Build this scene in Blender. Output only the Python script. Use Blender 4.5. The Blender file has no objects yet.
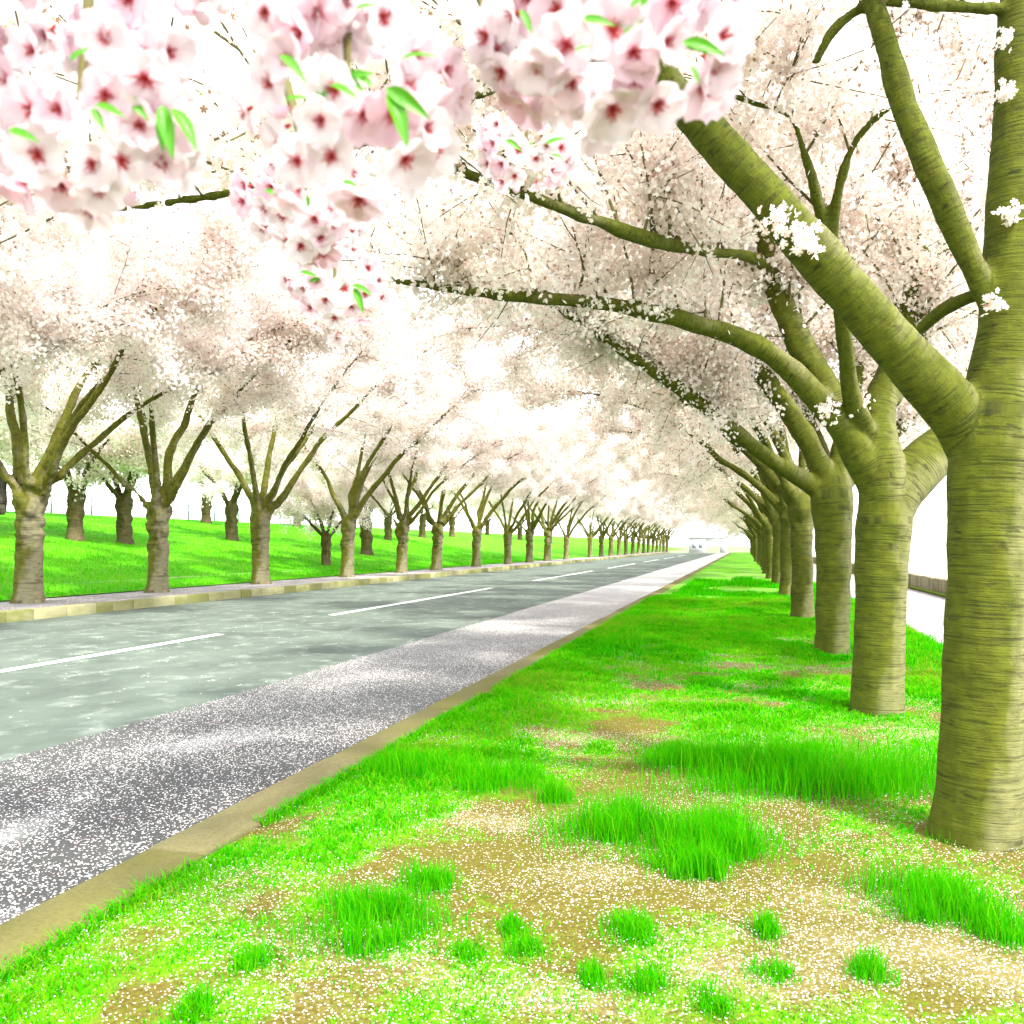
import bpy, math, random
import numpy as np
from mathutils import Vector, Matrix, noise as mnoise

C = bpy.context.scene.collection
SC = bpy.context.scene
rng = np.random.default_rng(11)
random.seed(11)

# ------------------------------------------------------------------ camera
F = 887.0                       # focal length in pixels of a 1024 px frame
VX, VY = 745.0, 545.0           # vanishing point of the road in the photograph
H = 1.4                         # eye height over the verge
YAW = math.atan((VX - 512) / F)
CAM = np.array([0.0, 0.0, H])
FWD = np.array([-math.sin(YAW), math.cos(YAW), 0.0])
RGT = np.array([math.cos(YAW), math.sin(YAW), 0.0])
UP = np.array([0.0, 0.0, 1.0])

cd = bpy.data.cameras.new('camera')
cam = bpy.data.objects.new('camera', cd)
C.objects.link(cam)
cam.location = CAM
cam.rotation_euler = (math.radians(90), 0, YAW)
cd.sensor_width = 36
cd.lens = F / 1024 * 36
cd.shift_y = (VY - 512) / 1024
cd.clip_start = 0.05
cd.clip_end = 6000
cd.dof.use_dof = True
cd.dof.focus_distance = 6.5
cd.dof.aperture_fstop = 10
SC.camera = cam

# ------------------------------------------------------------------ sky, sun, exposure
SUN_EL, SUN_AZ = math.radians(52), math.radians(128)     # azimuth clockwise from +Y
w = bpy.data.worlds.new('World')
SC.world = w
w.use_nodes = True
nt = w.node_tree
nt.nodes.clear()
wo = nt.nodes.new('ShaderNodeOutputWorld')
bg = nt.nodes.new('ShaderNodeBackground')
sky = nt.nodes.new('ShaderNodeTexSky')
sky.sky_type = 'NISHITA'
sky.sun_disc = False
sky.sun_elevation = SUN_EL
sky.sun_rotation = SUN_AZ
sky.air_density = 1.0
sky.dust_density = 1.0
sky.ozone_density = 0.8
bg.inputs['Strength'].default_value = 0.15
hs = nt.nodes.new('ShaderNodeHueSaturation')          # thin high cloud: a paler, whiter sky
hs.inputs['Saturation'].default_value = 0.22
hs.inputs['Value'].default_value = 1.25
nt.links.new(sky.outputs[0], hs.inputs['Color'])
nt.links.new(hs.outputs[0], bg.inputs[0])
nt.links.new(bg.outputs[0], wo.inputs[0])

sd = bpy.data.lights.new('sun', 'SUN')
sun = bpy.data.objects.new('sun', sd)
C.objects.link(sun)
sd.energy = 2.0
sd.angle = math.radians(4.0)
sd.color = (1.0, 0.95, 0.86)
sv = Vector((math.sin(SUN_AZ) * math.cos(SUN_EL), math.cos(SUN_AZ) * math.cos(SUN_EL), math.sin(SUN_EL)))
sun.rotation_euler = sv.to_track_quat('Z', 'Y').to_euler()
sun.location = (30, -20, 40)

SC.view_settings.view_transform = 'Standard'
SC.view_settings.look = 'None'
SC.view_settings.gamma = 1
SC.view_settings.exposure = 2.2
SC.cycles.max_bounces = 12
SC.cycles.diffuse_bounces = 7
SC.cycles.transmission_bounces = 6
SC.cycles.transparent_max_bounces = 8
SC.cycles.sample_clamp_indirect = 8
SC.cycles.use_denoising = True


# ------------------------------------------------------------------ helpers
def P(px, py, t):
    """world point seen at a photograph position, t metres in front of the camera"""
    return CAM + t * (FWD + (px - 512) / F * RGT + (VY - py) / F * UP)


def on_x(px, X):
    """depth at which the vertical plane x = X is met"""
    return X / (math.cos(YAW) * (px - VX) / F)


def y_of(X, t):
    return (t + X * math.sin(YAW)) / math.cos(YAW)


def gp(px, py, z=0.0):
    t = (H - z) * F / (py - VY)
    return P(px, py, t)


def tag(o, label=None, cat=None, group=None, kind=None):
    if label: o['label'] = label
    if cat: o['category'] = cat
    if group: o['group'] = group
    if kind: o['kind'] = kind
    return o


def empty(name, loc, rz=0.0):
    o = bpy.data.objects.new(name, None)
    o.empty_display_size = 0.2
    C.objects.link(o)
    o.location = loc
    o.rotation_euler = (0, 0, rz)
    return o


def link(name, me, mat=None, parent=None):
    o = bpy.data.objects.new(name, me)
    C.objects.link(o)
    if mat is not None and len(me.materials) == 0: me.materials.append(mat)
    if parent is not None: o.parent = parent
    return o


def copy_tree(o, parent=None):
    c = o.copy()
    C.objects.link(c)
    if parent is not None: c.parent = parent
    for ch in list(o.children): copy_tree(ch, c)
    return c


def mesh_np(name, verts, loops, starts, fattr=None, vattr=None, smooth=False):
    """verts Nx3, loops flat vertex indices, starts first loop of each face"""
    me = bpy.data.meshes.new(name)
    verts = np.ascontiguousarray(verts, dtype=np.float32)
    loops = np.ascontiguousarray(loops, dtype=np.int32)
    starts = np.ascontiguousarray(starts, dtype=np.int32)
    me.vertices.add(len(verts))
    me.vertices.foreach_set('co', verts.ravel())
    me.loops.add(len(loops))
    me.loops.foreach_set('vertex_index', loops)
    me.polygons.add(len(starts))
    me.polygons.foreach_set('loop_start', starts)
    if smooth: me.polygons.foreach_set('use_smooth', np.ones(len(starts), dtype=bool))
    me.update(calc_edges=True)
    for k, a in (fattr or {}).items():
        at = me.attributes.new(k, 'FLOAT', 'FACE')
        at.data.foreach_set('value', np.ascontiguousarray(a, dtype=np.float32))
    for k, a in (vattr or {}).items():
        a = np.ascontiguousarray(a, dtype=np.float32)
        if a.ndim == 1:
            at = me.attributes.new(k, 'FLOAT', 'POINT')
            at.data.foreach_set('value', a)
        else:
            at = me.attributes.new(k, 'FLOAT_VECTOR', 'POINT')
            at.data.foreach_set('vector', a.ravel())
    return me


class MB:
    """collects boxes and strips for one mesh"""
    def __init__(self): self.v, self.f, self.a = [], [], []

    def box(self, x0, x1, y0, y1, z0, z1, a=0.0):
        b = len(self.v)
        self.v += [(x0, y0, z0), (x1, y0, z0), (x1, y1, z0), (x0, y1, z0), (x0, y0, z1), (x1, y0, z1), (x1, y1, z1), (x0, y1, z1)]
        for q in ((0, 3, 2, 1), (4, 5, 6, 7), (0, 1, 5, 4), (1, 2, 6, 5), (2, 3, 7, 6), (3, 0, 4, 7)):
            self.f.append([b + i for i in q]); self.a.append(a)

    def build(self, name, mat, parent=None, bevel=0.0):
        loops = np.array([i for f in self.f for i in f]); n = [len(f) for f in self.f]
        starts = np.concatenate([[0], np.cumsum(n)[:-1]])
        me = mesh_np(name, np.array(self.v), loops, starts, {'tint': np.array(self.a)})
        o = link(name, me, mat, parent)
        if bevel:
            m = o.modifiers.new('bevel', 'BEVEL'); m.width = bevel; m.segments = 2
        return o


def hash2(ix, iy, s):
    h = (ix.astype(np.int64) * 374761393 + iy.astype(np.int64) * 668265263 + s * 982451653) & 0x7fffffff
    h = ((h ^ (h >> 13)) * 1274126177) & 0x7fffffff
    return ((h ^ (h >> 16)) & 0xffff) / 65535.0


def vnoise(x, y, s=0):
    x = np.asarray(x, float); y = np.asarray(y, float)
    ix = np.floor(x); iy = np.floor(y)
    fx = x - ix; fy = y - iy
    fx = fx * fx * (3 - 2 * fx); fy = fy * fy * (3 - 2 * fy)
    a = hash2(ix, iy, s); b = hash2(ix + 1, iy, s); c = hash2(ix, iy + 1, s); d = hash2(ix + 1, iy + 1, s)
    return (a * (1 - fx) + b * fx) * (1 - fy) + (c * (1 - fx) + d * fx) * fy


def fbm(x, y, s=0, o=4):
    r = 0; a = 0.5; n = 0
    for k in range(o):
        r = r + a * vnoise(np.asarray(x) * 2 ** k, np.asarray(y) * 2 ** k, s + k * 17); n += a; a *= 0.55
    return r / n


def sstep(a, b, x):
    t = np.clip((np.asarray(x, float) - a) / (b - a), 0, 1)
    return t * t * (3 - 2 * t)


# ------------------------------------------------------------------ materials
class NT:
    def __init__(self, name):
        self.m = bpy.data.materials.new(name); self.m.use_nodes = True
        self.t = self.m.node_tree; self.t.nodes.clear()
        self.out = self.t.nodes.new('ShaderNodeOutputMaterial')

    def n(self, typ, **kw):
        nd = self.t.nodes.new('ShaderNode' + typ)
        for k, v in kw.items():
            if k.startswith('_'): setattr(nd, k[1:], v)
            else:
                key = int(k[1:]) if k[0] == 'i' and k[1:].isdigit() else k.replace('__', ' ')
                s = nd.inputs[key]
                if isinstance(v, bpy.types.NodeSocket): self.t.links.new(v, s)
                else: s.default_value = v
        return nd

    def attr(self, name): return self.n('Attribute', _attribute_name=name)

    def math(self, op, a, b=0.0, c=0.0):
        return self.n('Math', _operation=op, i0=a, i1=b, i2=c).outputs[0]

    def mix(self, f, a, b, blend='MIX'):
        nd = self.t.nodes.new('ShaderNodeMix'); nd.data_type = 'RGBA'; nd.blend_type = blend
        for s, v in ((nd.inputs[0], f), (nd.inputs[6], a), (nd.inputs[7], b)):
            if isinstance(v, bpy.types.NodeSocket): self.t.links.new(v, s)
            elif isinstance(v, tuple) and len(v) == 3: s.default_value = (*v, 1)
            else: s.default_value = v
        return nd.outputs[2]

    def ramp(self, f, stops):
        nd = self.t.nodes.new('ShaderNodeValToRGB'); e = nd.color_ramp.elements
        while len(e) < len(stops): e.new(0.5)
        for i, (p, c) in enumerate(stops):
            e[i].position = p
            e[i].color = (*c, 1) if isinstance(c, tuple) else (c, c, c, 1)
        self.t.links.new(f, nd.inputs[0])
        return nd.outputs[0]

    def noise(self, vec, scale, detail=4, rough=0.55, dist=0.0):
        return self.n('TexNoise', Vector=vec, Scale=scale, Detail=detail, Roughness=rough, Distortion=dist).outputs[0]

    def scaled(self, vec, s):
        return self.n('Mapping', Vector=vec, Scale=s).outputs[0]

    def finish(self, sh):
        self.t.links.new(sh, self.out.inputs[0]); return self.m


def principled(N, col, rough=0.8, bump=None, bs=0.3, bd=0.01, spec=0.3):
    b = N.n('BsdfPrincipled', Roughness=rough)
    b.inputs['Specular IOR Level'].default_value = spec
    if isinstance(col, bpy.types.NodeSocket): N.t.links.new(col, b.inputs['Base Color'])
    else: b.inputs['Base Color'].default_value = (*col, 1)
    if bump is not None:
        bp = N.n('Bump', Strength=bs, Distance=bd, Height=bump)
        N.t.links.new(bp.outputs[0], b.inputs['Normal'])
    return b.outputs[0]


def m_bark(name, moss, grey, dark, grain=1.0, streak=1.0, greybias=0.0):
    N = NT(name)
    bk = N.attr('bk').outputs['Vector']
    ob = N.n('TexCoord').outputs['Object']
    big = N.noise(N.scaled(ob, (2.2, 2.2, 1.3)), 1.0, 5, 0.6)
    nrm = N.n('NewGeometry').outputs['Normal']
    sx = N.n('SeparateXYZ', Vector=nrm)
    side = N.math('MULTIPLY_ADD', sx.outputs[0], 0.30, greybias)           # greyer and paler towards +X, mossier towards -X
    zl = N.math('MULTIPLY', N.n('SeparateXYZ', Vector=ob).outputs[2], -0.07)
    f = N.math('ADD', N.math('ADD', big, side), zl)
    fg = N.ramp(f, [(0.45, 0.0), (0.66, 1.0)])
    med = N.noise(N.scaled(bk, (9, 9, 14)), 1.0, 5, 0.65)
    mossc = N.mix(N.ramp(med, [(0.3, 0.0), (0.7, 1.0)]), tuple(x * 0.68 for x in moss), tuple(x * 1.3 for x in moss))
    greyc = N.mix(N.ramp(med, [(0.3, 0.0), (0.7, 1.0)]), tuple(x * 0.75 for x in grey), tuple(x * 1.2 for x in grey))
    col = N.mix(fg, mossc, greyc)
    ln = N.noise(N.scaled(bk, (3.4, 3.4, 80 * grain)), 1.0, 3, 0.6, 0.25)
    ln2 = N.noise(N.scaled(bk, (7.0, 7.0, 34 * grain)), 1.0, 4, 0.6, 0.4)
    l1 = N.ramp(ln, [(0.38, 1.0), (0.455, 0.0)])
    l2 = N.ramp(ln2, [(0.30, 1.0), (0.40, 0.0)])
    lm = N.math('MAXIMUM', N.math('MULTIPLY', N.math('MULTIPLY', l1, N.ramp(N.noise(N.scaled(bk, (4, 4, 3)), 1.0, 2), [(0.35, 0.35), (0.6, 1.0)])), 0.8 * streak), N.math('MULTIPLY', l2, 0.9 * streak))
    col = N.mix(lm, col, dark)
    fine = N.noise(N.scaled(bk, (60, 60, 90)), 1.0, 3, 0.7)
    h = N.math('ADD', N.math('MULTIPLY', ln, 0.9), N.math('ADD', N.math('MULTIPLY', fine, 0.25), N.math('MULTIPLY', med, 0.9)))
    return N.finish(principled(N, col, 0.85, h, 0.75, 0.012, 0.2))


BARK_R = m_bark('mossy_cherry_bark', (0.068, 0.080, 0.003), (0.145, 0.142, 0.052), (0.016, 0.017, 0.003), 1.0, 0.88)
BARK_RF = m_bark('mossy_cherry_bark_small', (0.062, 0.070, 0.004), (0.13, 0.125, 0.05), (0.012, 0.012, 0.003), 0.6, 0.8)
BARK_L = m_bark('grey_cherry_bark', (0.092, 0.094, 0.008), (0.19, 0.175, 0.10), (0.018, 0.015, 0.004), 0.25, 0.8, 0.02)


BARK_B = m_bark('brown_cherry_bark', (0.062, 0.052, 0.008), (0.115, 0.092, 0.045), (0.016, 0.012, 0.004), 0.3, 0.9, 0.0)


def m_twig():
    N = NT('twig_bark')
    ob = N.n('TexCoord').outputs['Object']
    c = N.ramp(N.noise(ob, 3.0, 3), [(0.3, (0.070, 0.062, 0.018)), (0.7, (0.145, 0.13, 0.045))])
    return N.finish(principled(N, c, 0.9))


TWIG = m_twig()


def m_blossom(name, white, pink, bud, leaf):
    N = NT(name)
    t = N.attr('tint').outputs['Fac']
    c = N.ramp(t, [(0.0, white), (0.55, white), (0.80, pink), (0.885, pink), (0.9, bud), (0.945, bud), (0.955, leaf), (1.0, leaf)])
    d = N.n('BsdfDiffuse', Color=c)
    tr = N.n('BsdfTranslucent', Color=c)
    mx = N.n('MixShader', Fac=0.58, i1=d.outputs[0], i2=tr.outputs[0])
    return N.finish(mx.outputs[0])


BLOS = m_blossom('cherry_blossom', (0.88, 0.82, 0.765), (0.85, 0.71, 0.64), (0.34, 0.20, 0.12), (0.30, 0.34, 0.04))
BLOS_L = m_blossom('cherry_blossom_pale', (0.89, 0.835, 0.795), (0.86, 0.74, 0.69), (0.36, 0.26, 0.19), (0.28, 0.32, 0.10))


def m_blade():
    N = NT('grass_blade')
    t = N.attr('tint').outputs['Fac']
    c = N.ramp(t, [(0.0, (0.008, 0.30, 0.002)), (0.5, (0.050, 0.42, 0.002)), (0.85, (0.15, 0.46, 0.003)), (1.0, (0.24, 0.30, 0.03))])
    d = N.n('BsdfDiffuse', Color=c)
    tr = N.n('BsdfTranslucent', Color=c)
    mx = N.n('MixShader', Fac=0.5, i1=d.outputs[0], i2=tr.outputs[0])
    return N.finish(mx.outputs[0])


BLADE = m_blade()


def m_petal():
    N = NT('fallen_petal')
    t = N.attr('tint').outputs['Fac']
    c = N.ramp(t, [(0.0, (0.82, 0.76, 0.74)), (0.7, (0.79, 0.735, 0.71)), (1.0, (0.62, 0.44, 0.40))])
    return N.finish(N.n('BsdfDiffuse', Color=c).outputs[0])


PETAL = m_petal()


def petal_specks(N, vec, scale, dens):
    """white fallen petals as a pattern: 0..1 mask with density given by a socket or value"""
    v = N.n('TexVoronoi', Vector=vec, Scale=scale)
    r = N.n('SeparateXYZ', Vector=v.outputs['Color']).outputs[0]
    keep = N.math('LESS_THAN', r, dens)
    near = N.math('LESS_THAN', v.outputs['Distance'], 0.36)
    return N.math('MULTIPLY', keep, near)


def m_verge():
    N = NT('verge_ground')
    ob = N.n('TexCoord').outputs['Object']
    cov = N.attr('cover').outputs['Fac']
    pet = N.attr('petals').outputs['Fac']
    n1 = N.noise(ob, 9.0, 6, 0.7)
    n2 = N.noise(ob, 60.0, 4, 0.7)
    n3 = N.noise(ob, 1.3, 3)
    soil = N.mix(N.ramp(n2, [(0.3, 0.0), (0.7, 1.0)]), (0.070, 0.058, 0.008), (0.16, 0.135, 0.026))
    soil = N.mix(N.ramp(n1, [(0.45, 0.0), (0.7, 0.6)]), soil, (0.105, 0.115, 0.006))
    gr = N.mix(N.ramp(n1, [(0.3, 0.0), (0.7, 1.0)]), (0.045, 0.27, 0.002), (0.13, 0.32, 0.003))
    f = N.math('ADD', N.math('MULTIPLY_ADD', n1, 0.9, -0.45), N.math('MULTIPLY_ADD', n2, 0.5, -0.25))
    f = N.ramp(N.math('ADD', cov, f), [(0.30, 0.0), (0.72, 1.0)])
    c = N.mix(f, soil, gr)
    straw = N.ramp(N.math('ADD', pet, N.math('MULTIPLY_ADD', n2, 0.8, -0.4)), [(0.6, 0.0), (1.0, 0.5)])
    c = N.mix(straw, c, (0.27, 0.225, 0.10))
    sp = petal_specks(N, ob, 95.0, N.math('MULTIPLY', pet, 0.55))
    c = N.mix(N.math('MULTIPLY', sp, 0.85), c, (0.74, 0.64, 0.62))
    return N.finish(principled(N, c, 0.95, N.math('ADD', n1, n2), 0.6, 0.02, 0.1))


def m_bank():
    N = NT('bank_grass_ground')
    ob = N.n('TexCoord').outputs['Object']
    n1 = N.noise(N.scaled(ob, (1.0, 0.5, 1)), 1.2, 5, 0.6)
    n2 = N.noise(ob, 14.0, 4, 0.7)
    c = N.mix(N.ramp(n1, [(0.3, 0.0), (0.7, 1.0)]), (0.035, 0.27, 0.002), (0.09, 0.34, 0.003))
    c = N.mix(N.ramp(n2, [(0.35, 0.0), (0.75, 0.5)]), c, (0.14, 0.33, 0.006))
    pet = N.attr('petals').outputs['Fac']
    f = N.ramp(N.math('ADD', pet, N.math('MULTIPLY_ADD', n2, 1.2, -0.6)), [(0.5, 0.0), (0.95, 0.7)])
    c = N.mix(f, c, (0.55, 0.50, 0.36))
    return N.finish(principled(N, c, 0.95, n2, 0.5, 0.03, 0.1))


def m_road():
    N = NT('road_asphalt')
    ob = N.n('TexCoord').outputs['Object']
    n1 = N.noise(N.scaled(ob, (0.9, 0.7, 1)), 1.0, 5, 0.62, 0.0)
    n2 = N.noise(ob, 90.0, 3, 0.7)
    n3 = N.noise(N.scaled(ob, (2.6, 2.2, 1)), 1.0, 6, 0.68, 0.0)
    c = N.mix(N.ramp(n1, [(0.35, 0.0), (0.66, 1.0)]), (0.060, 0.082, 0.064), (0.115, 0.150, 0.120))  # broad tone patches, dappled shade painted into their contrast
    c = N.mix(N.ramp(n3, [(0.52, 0.0), (0.68, 0.75)]), c, (0.23, 0.275, 0.23))  # pale worn patches, with sun dapples also painted into the colour
    c = N.mix(N.ramp(n2, [(0.3, 0.35), (0.7, 0.0)]), c, (0.06, 0.07, 0.06))
    sp = petal_specks(N, ob, 26.0, N.ramp(n3, [(0.5, 0.0), (0.75, 0.10)]))
    c = N.mix(N.math('MULTIPLY', sp, 0.8), c, (0.7, 0.66, 0.66))
    return N.finish(principled(N, c, 0.85, n2, 0.3, 0.006, 0.3))


def m_shoulder():
    N = NT('petal_strewn_asphalt')
    ob = N.n('TexCoord').outputs['Object']
    n1 = N.noise(N.scaled(ob, (1.1, 0.55, 1)), 1.0, 5, 0.6, 0.3)
    n2 = N.noise(ob, 110.0, 3, 0.7)
    c = N.mix(n2, (0.034, 0.036, 0.033), (0.085, 0.087, 0.083))
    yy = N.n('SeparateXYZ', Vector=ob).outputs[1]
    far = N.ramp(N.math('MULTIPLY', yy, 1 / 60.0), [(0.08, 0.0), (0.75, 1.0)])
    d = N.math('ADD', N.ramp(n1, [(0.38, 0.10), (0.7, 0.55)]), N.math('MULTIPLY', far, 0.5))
    s1 = petal_specks(N, ob, 52.0, d)
    s2 = petal_specks(N, N.scaled(ob, (1.07, 0.93, 1)), 80.0, N.math('MULTIPLY', d, 0.8))
    c = N.mix(N.math('MULTIPLY', N.math('MAXIMUM', s1, s2), 0.92), c, (0.72, 0.70, 0.67))
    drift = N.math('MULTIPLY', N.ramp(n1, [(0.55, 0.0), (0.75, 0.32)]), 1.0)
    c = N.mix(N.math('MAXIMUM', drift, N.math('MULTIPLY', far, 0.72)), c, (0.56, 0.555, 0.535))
    return N.finish(principled(N, c, 0.9, n2, 0.35, 0.006, 0.25))


def m_pavement(name='petal_strewn_pavement'):
    N = NT(name)
    ob = N.n('TexCoord').outputs['Object']
    n1 = N.noise(N.scaled(ob, (2.0, 0.6, 1)), 1.0, 5, 0.6)
    n2 = N.noise(ob, 40.0, 3, 0.7)
    c = N.mix(N.ramp(n1, [(0.35, 0.0), (0.65, 1.0)]), (0.17, 0.165, 0.155), (0.30, 0.28, 0.275))
    d = N.ramp(n1, [(0.35, 0.35), (0.65, 0.75)])
    s1 = petal_specks(N, ob, 16.0, d)
    c = N.mix(N.math('MULTIPLY', s1, 0.8), c, (0.62, 0.57, 0.54))
    return N.finish(principled(N, c, 0.9, n2, 0.3, 0.01, 0.2))


def m_kerb(name, a, b, moss):
    N = NT(name)
    ob = N.n('TexCoord').outputs['Object']
    t = N.attr('tint').outputs['Fac']
    n1 = N.noise(N.scaled(ob, (3, 0.9, 3)), 1.0, 5, 0.65)
    n2 = N.noise(ob, 70.0, 3, 0.7)
    c = N.mix(n1, a, b)
    f = N.ramp(N.math('ADD', N.math('MULTIPLY', t, 0.38), N.math('MULTIPLY', n1, 0.85)), [(0.45, 0.0), (0.72, 0.85)])
    c = N.mix(f, c, moss)
    c = N.mix(N.ramp(n2, [(0.3, 0.4), (0.6, 0.0)]), c, tuple(x * 0.5 for x in a))
    return N.finish(principled(N, c, 0.9, N.math('ADD', n1, N.math('MULTIPLY', n2, 0.4)), 0.5, 0.012, 0.2))


def m_plain(name, a, b, scale=6.0, rough=0.8, spec=0.3):
    N = NT(name)
    ob = N.n('TexCoord').outputs['Object']
    n1 = N.noise(ob, scale, 5, 0.65)
    return N.finish(principled(N, N.mix(n1, a, b), rough, n1, 0.25, 0.01, spec))


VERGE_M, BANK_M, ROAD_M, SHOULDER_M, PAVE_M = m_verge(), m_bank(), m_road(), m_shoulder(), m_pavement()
KERB_L = m_kerb('cream_kerb_stone', (0.27, 0.26, 0.13), (0.38, 0.36, 0.23), (0.13, 0.145, 0.03))
KERB_R = m_kerb('olive_kerb_stone', (0.075, 0.066, 0.018), (0.25, 0.22, 0.11), (0.12, 0.115, 0.02))
PAINT = m_plain('road_paint', (0.66, 0.68, 0.66), (0.82, 0.83, 0.82), 12)
RAIL = m_plain('rail_paint', (0.10, 0.17, 0.14), (0.16, 0.24, 0.20), 4, 0.5)
WALLW = m_plain('weathered_wall', (0.20, 0.18, 0.13), (0.36, 0.33, 0.26), 5)
PALE = m_plain('pale_plaster', (0.72, 0.73, 0.76), (0.8, 0.8, 0.82), 1)

# ------------------------------------------------------------------ the setting
ROAD_Z = -0.12
KX0, KX1 = -2.66, -2.36           # right kerb
LK = -14.0                        # left kerb face
PAVE_Z = 0.10
BANK0, CREST = -16.5, -40.0
YEND = 172.0


def bank_z(X):
    u = np.clip((BANK0 - np.asarray(X, float)) / (BANK0 - CREST), 0, 1)
    z = PAVE_Z + 0.02 + 3.2 * (0.75 * u + 0.25 * u * u * (3 - 2 * u))
    X = np.asarray(X, float)
    return np.where(X < CREST - 4, z - (CREST - 4 - X) * 0.35, z)


def verge_h(X, Y):
    b = 0.05 * (fbm(X * 1.1, Y * 1.1, 5) - 0.5) + 0.02 * (fbm(X * 5, Y * 5, 9) - 0.5)
    e = np.minimum(sstep(KX1, KX1 + 0.35, X), 1 - sstep(2.3, 2.62, X))
    return b * e + 0.035 * e - 0.015


def cover(X, Y):
    """how much of the verge is grown over: 0 bare, 1 green"""
    n = fbm(X * 1.15 + 3, Y * 0.75, 21, 4)
    n2 = fbm(X * 4.0, Y * 3.0, 33, 3)
    base = 0.31 + 0.26 * sstep(4.6, 7.5, Y) + 0.22 * sstep(8, 14, Y) + 0.42 * sstep(-1.15, -1.75, X) + 0.30 * sstep(1.3, 2.3, X) - 0.16 * sstep(4.4, 3.2, Y) * sstep(-1.3, -0.8, X)
    return base + 1.15 * (n - 0.5) + 0.95 * (n2 - 0.5)


def petal_d(X, Y):
    n = fbm(X * 0.8 + 9, Y * 1.9 + 2, 51, 4)
    return np.clip(0.42 + 2.0 * (n - 0.5) - 0.12 * sstep(8, 20, Y), 0, 1)


def grid(xs, ys, zf):
    X, Y = np.meshgrid(xs, ys)
    Z = zf(X, Y)
    v = np.stack([X, Y, Z], -1).reshape(-1, 3)
    nx, ny = len(xs), len(ys)
    i = np.arange(nx - 1)[None, :] + nx * np.arange(ny - 1)[:, None]
    q = np.stack([i, i + 1, i + nx + 1, i + nx], -1).reshape(-1)
    return v, q, np.arange(0, len(q), 4)


# ground sheet to the horizon, well below the raised road
v, q, s = grid(np.linspace(-3000, 3000, 13), np.linspace(-3000, 3000, 13), lambda X, Y: X * 0 - 3.2)
tag(link('ground', mesh_np('ground', v, q, s), m_plain('far_ground', (0.10, 0.13, 0.05), (0.16, 0.17, 0.09), 0.02)), kind='structure')

ys = np.concatenate([np.arange(-6, 0.8, 0.2), np.arange(0.8, 12, 0.05), np.arange(12, 30, 0.2), np.arange(30, YEND + 1, 2.0)])
xs = np.concatenate([np.arange(KX1, 2.55, 0.05), [2.60, 2.62]])
v, q, s = grid(xs, ys, verge_h)
me = mesh_np('verge', v, q, s, None, {'cover': cover(v[:, 0], v[:, 1]) + 0.35 * sstep(14, 22, v[:, 1]), 'petals': petal_d(v[:, 0], v[:, 1])}, True)
tag(link('verge', me, VERGE_M), kind='structure')

v, q, s = grid(np.linspace(LK, KX0, 30), np.linspace(-20, YEND, 100), lambda X, Y: X * 0 + ROAD_Z)
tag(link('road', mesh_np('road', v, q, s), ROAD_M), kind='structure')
ys = np.linspace(-8, YEND, 500)
xe = -5.02 + 0.05 * (fbm(ys * 0.5, ys * 0, 3) - 0.5) + 0.03 * (fbm(ys * 3, ys * 0, 4) - 0.5)
v = np.concatenate([np.stack([xe, ys, ys * 0 + ROAD_Z + 0.004], -1), np.stack([ys * 0 + KX0, ys, ys * 0 + ROAD_Z + 0.004], -1)])
i = np.arange(len(ys) - 1); n = len(ys)
q = np.stack([i, i + n, i + n + 1, i + 1], -1).reshape(-1)
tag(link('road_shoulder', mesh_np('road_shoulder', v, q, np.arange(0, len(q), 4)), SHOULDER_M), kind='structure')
for t0, t1 in ((2.0, 15.1), (19.2, 31.3), (37.5, 52), (58, 72), (78, 92), (98, 112), (118, 132)):
    ya, yb = y_of(-8.65, t0), y_of(-8.65, t1)
    v, q, s = grid(np.array([-8.75, -8.55]), np.linspace(ya, yb, 12), lambda X, Y: X * 0 + ROAD_Z + 0.005)
    tag(link('lane_marking', mesh_np('lane_marking', v, q, s), PAINT), kind='structure')

k = MB(); y = -6.0
while y < YEND:
    L = 1.9 + random.uniform(-0.1, 0.1)
    j = random.uniform(-0.006, 0.006)
    k.box(KX0 + j, KX1 + j, y, y + L - 0.02, -0.3, 0.006 + random.uniform(-0.006, 0.006), random.random())
    y += L
tag(k.build('kerb', KERB_R, None, 0.015), kind='structure')
k = MB(); y = -4.0
while y < YEND:
    L = random.choice((0.55, 0.7, 0.9))
    k.box(LK - 0.22, LK + random.uniform(-0.012, 0.012), y, y + L - 0.012, -0.3, PAVE_Z + random.uniform(-0.008, 0.008), random.random())
    y += L
tag(k.build('kerb', KERB_L, None, 0.02), kind='structure')
v, q, s = grid(np.linspace(BANK0 - 0.3, LK - 0.22, 8), np.linspace(-6, YEND, 90), lambda X, Y: X * 0 + PAVE_Z - 0.006)
tag(link('pavement', mesh_np('pavement', v, q, s), PAVE_M), kind='structure')

xs = np.concatenate([np.linspace(-75, CREST - 3, 14), np.linspace(CREST - 2.6, BANK0, 60)])
v, q, s = grid(xs, np.linspace(-10, 260, 270), lambda X, Y: bank_z(X) + 0.10 * (fbm(X * 0.35, Y * 0.25, 71) - 0.5) * sstep(BANK0, BANK0 - 2, X))
px_ = np.exp(-((v[:, 0] + 18.3) / 0.35) ** 2) + 0.8 * np.exp(-((v[:, 0] + 21.5) / 0.6) ** 2)
px_ = 0.55 * px_ * (0.4 + 1.2 * fbm(v[:, 1] * 0.35, v[:, 0], 44, 3))
tag(link('grass_bank', mesh_np('grass_bank', v, q, s, None, {'petals': px_}, True), BANK_M), kind='structure')

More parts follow.
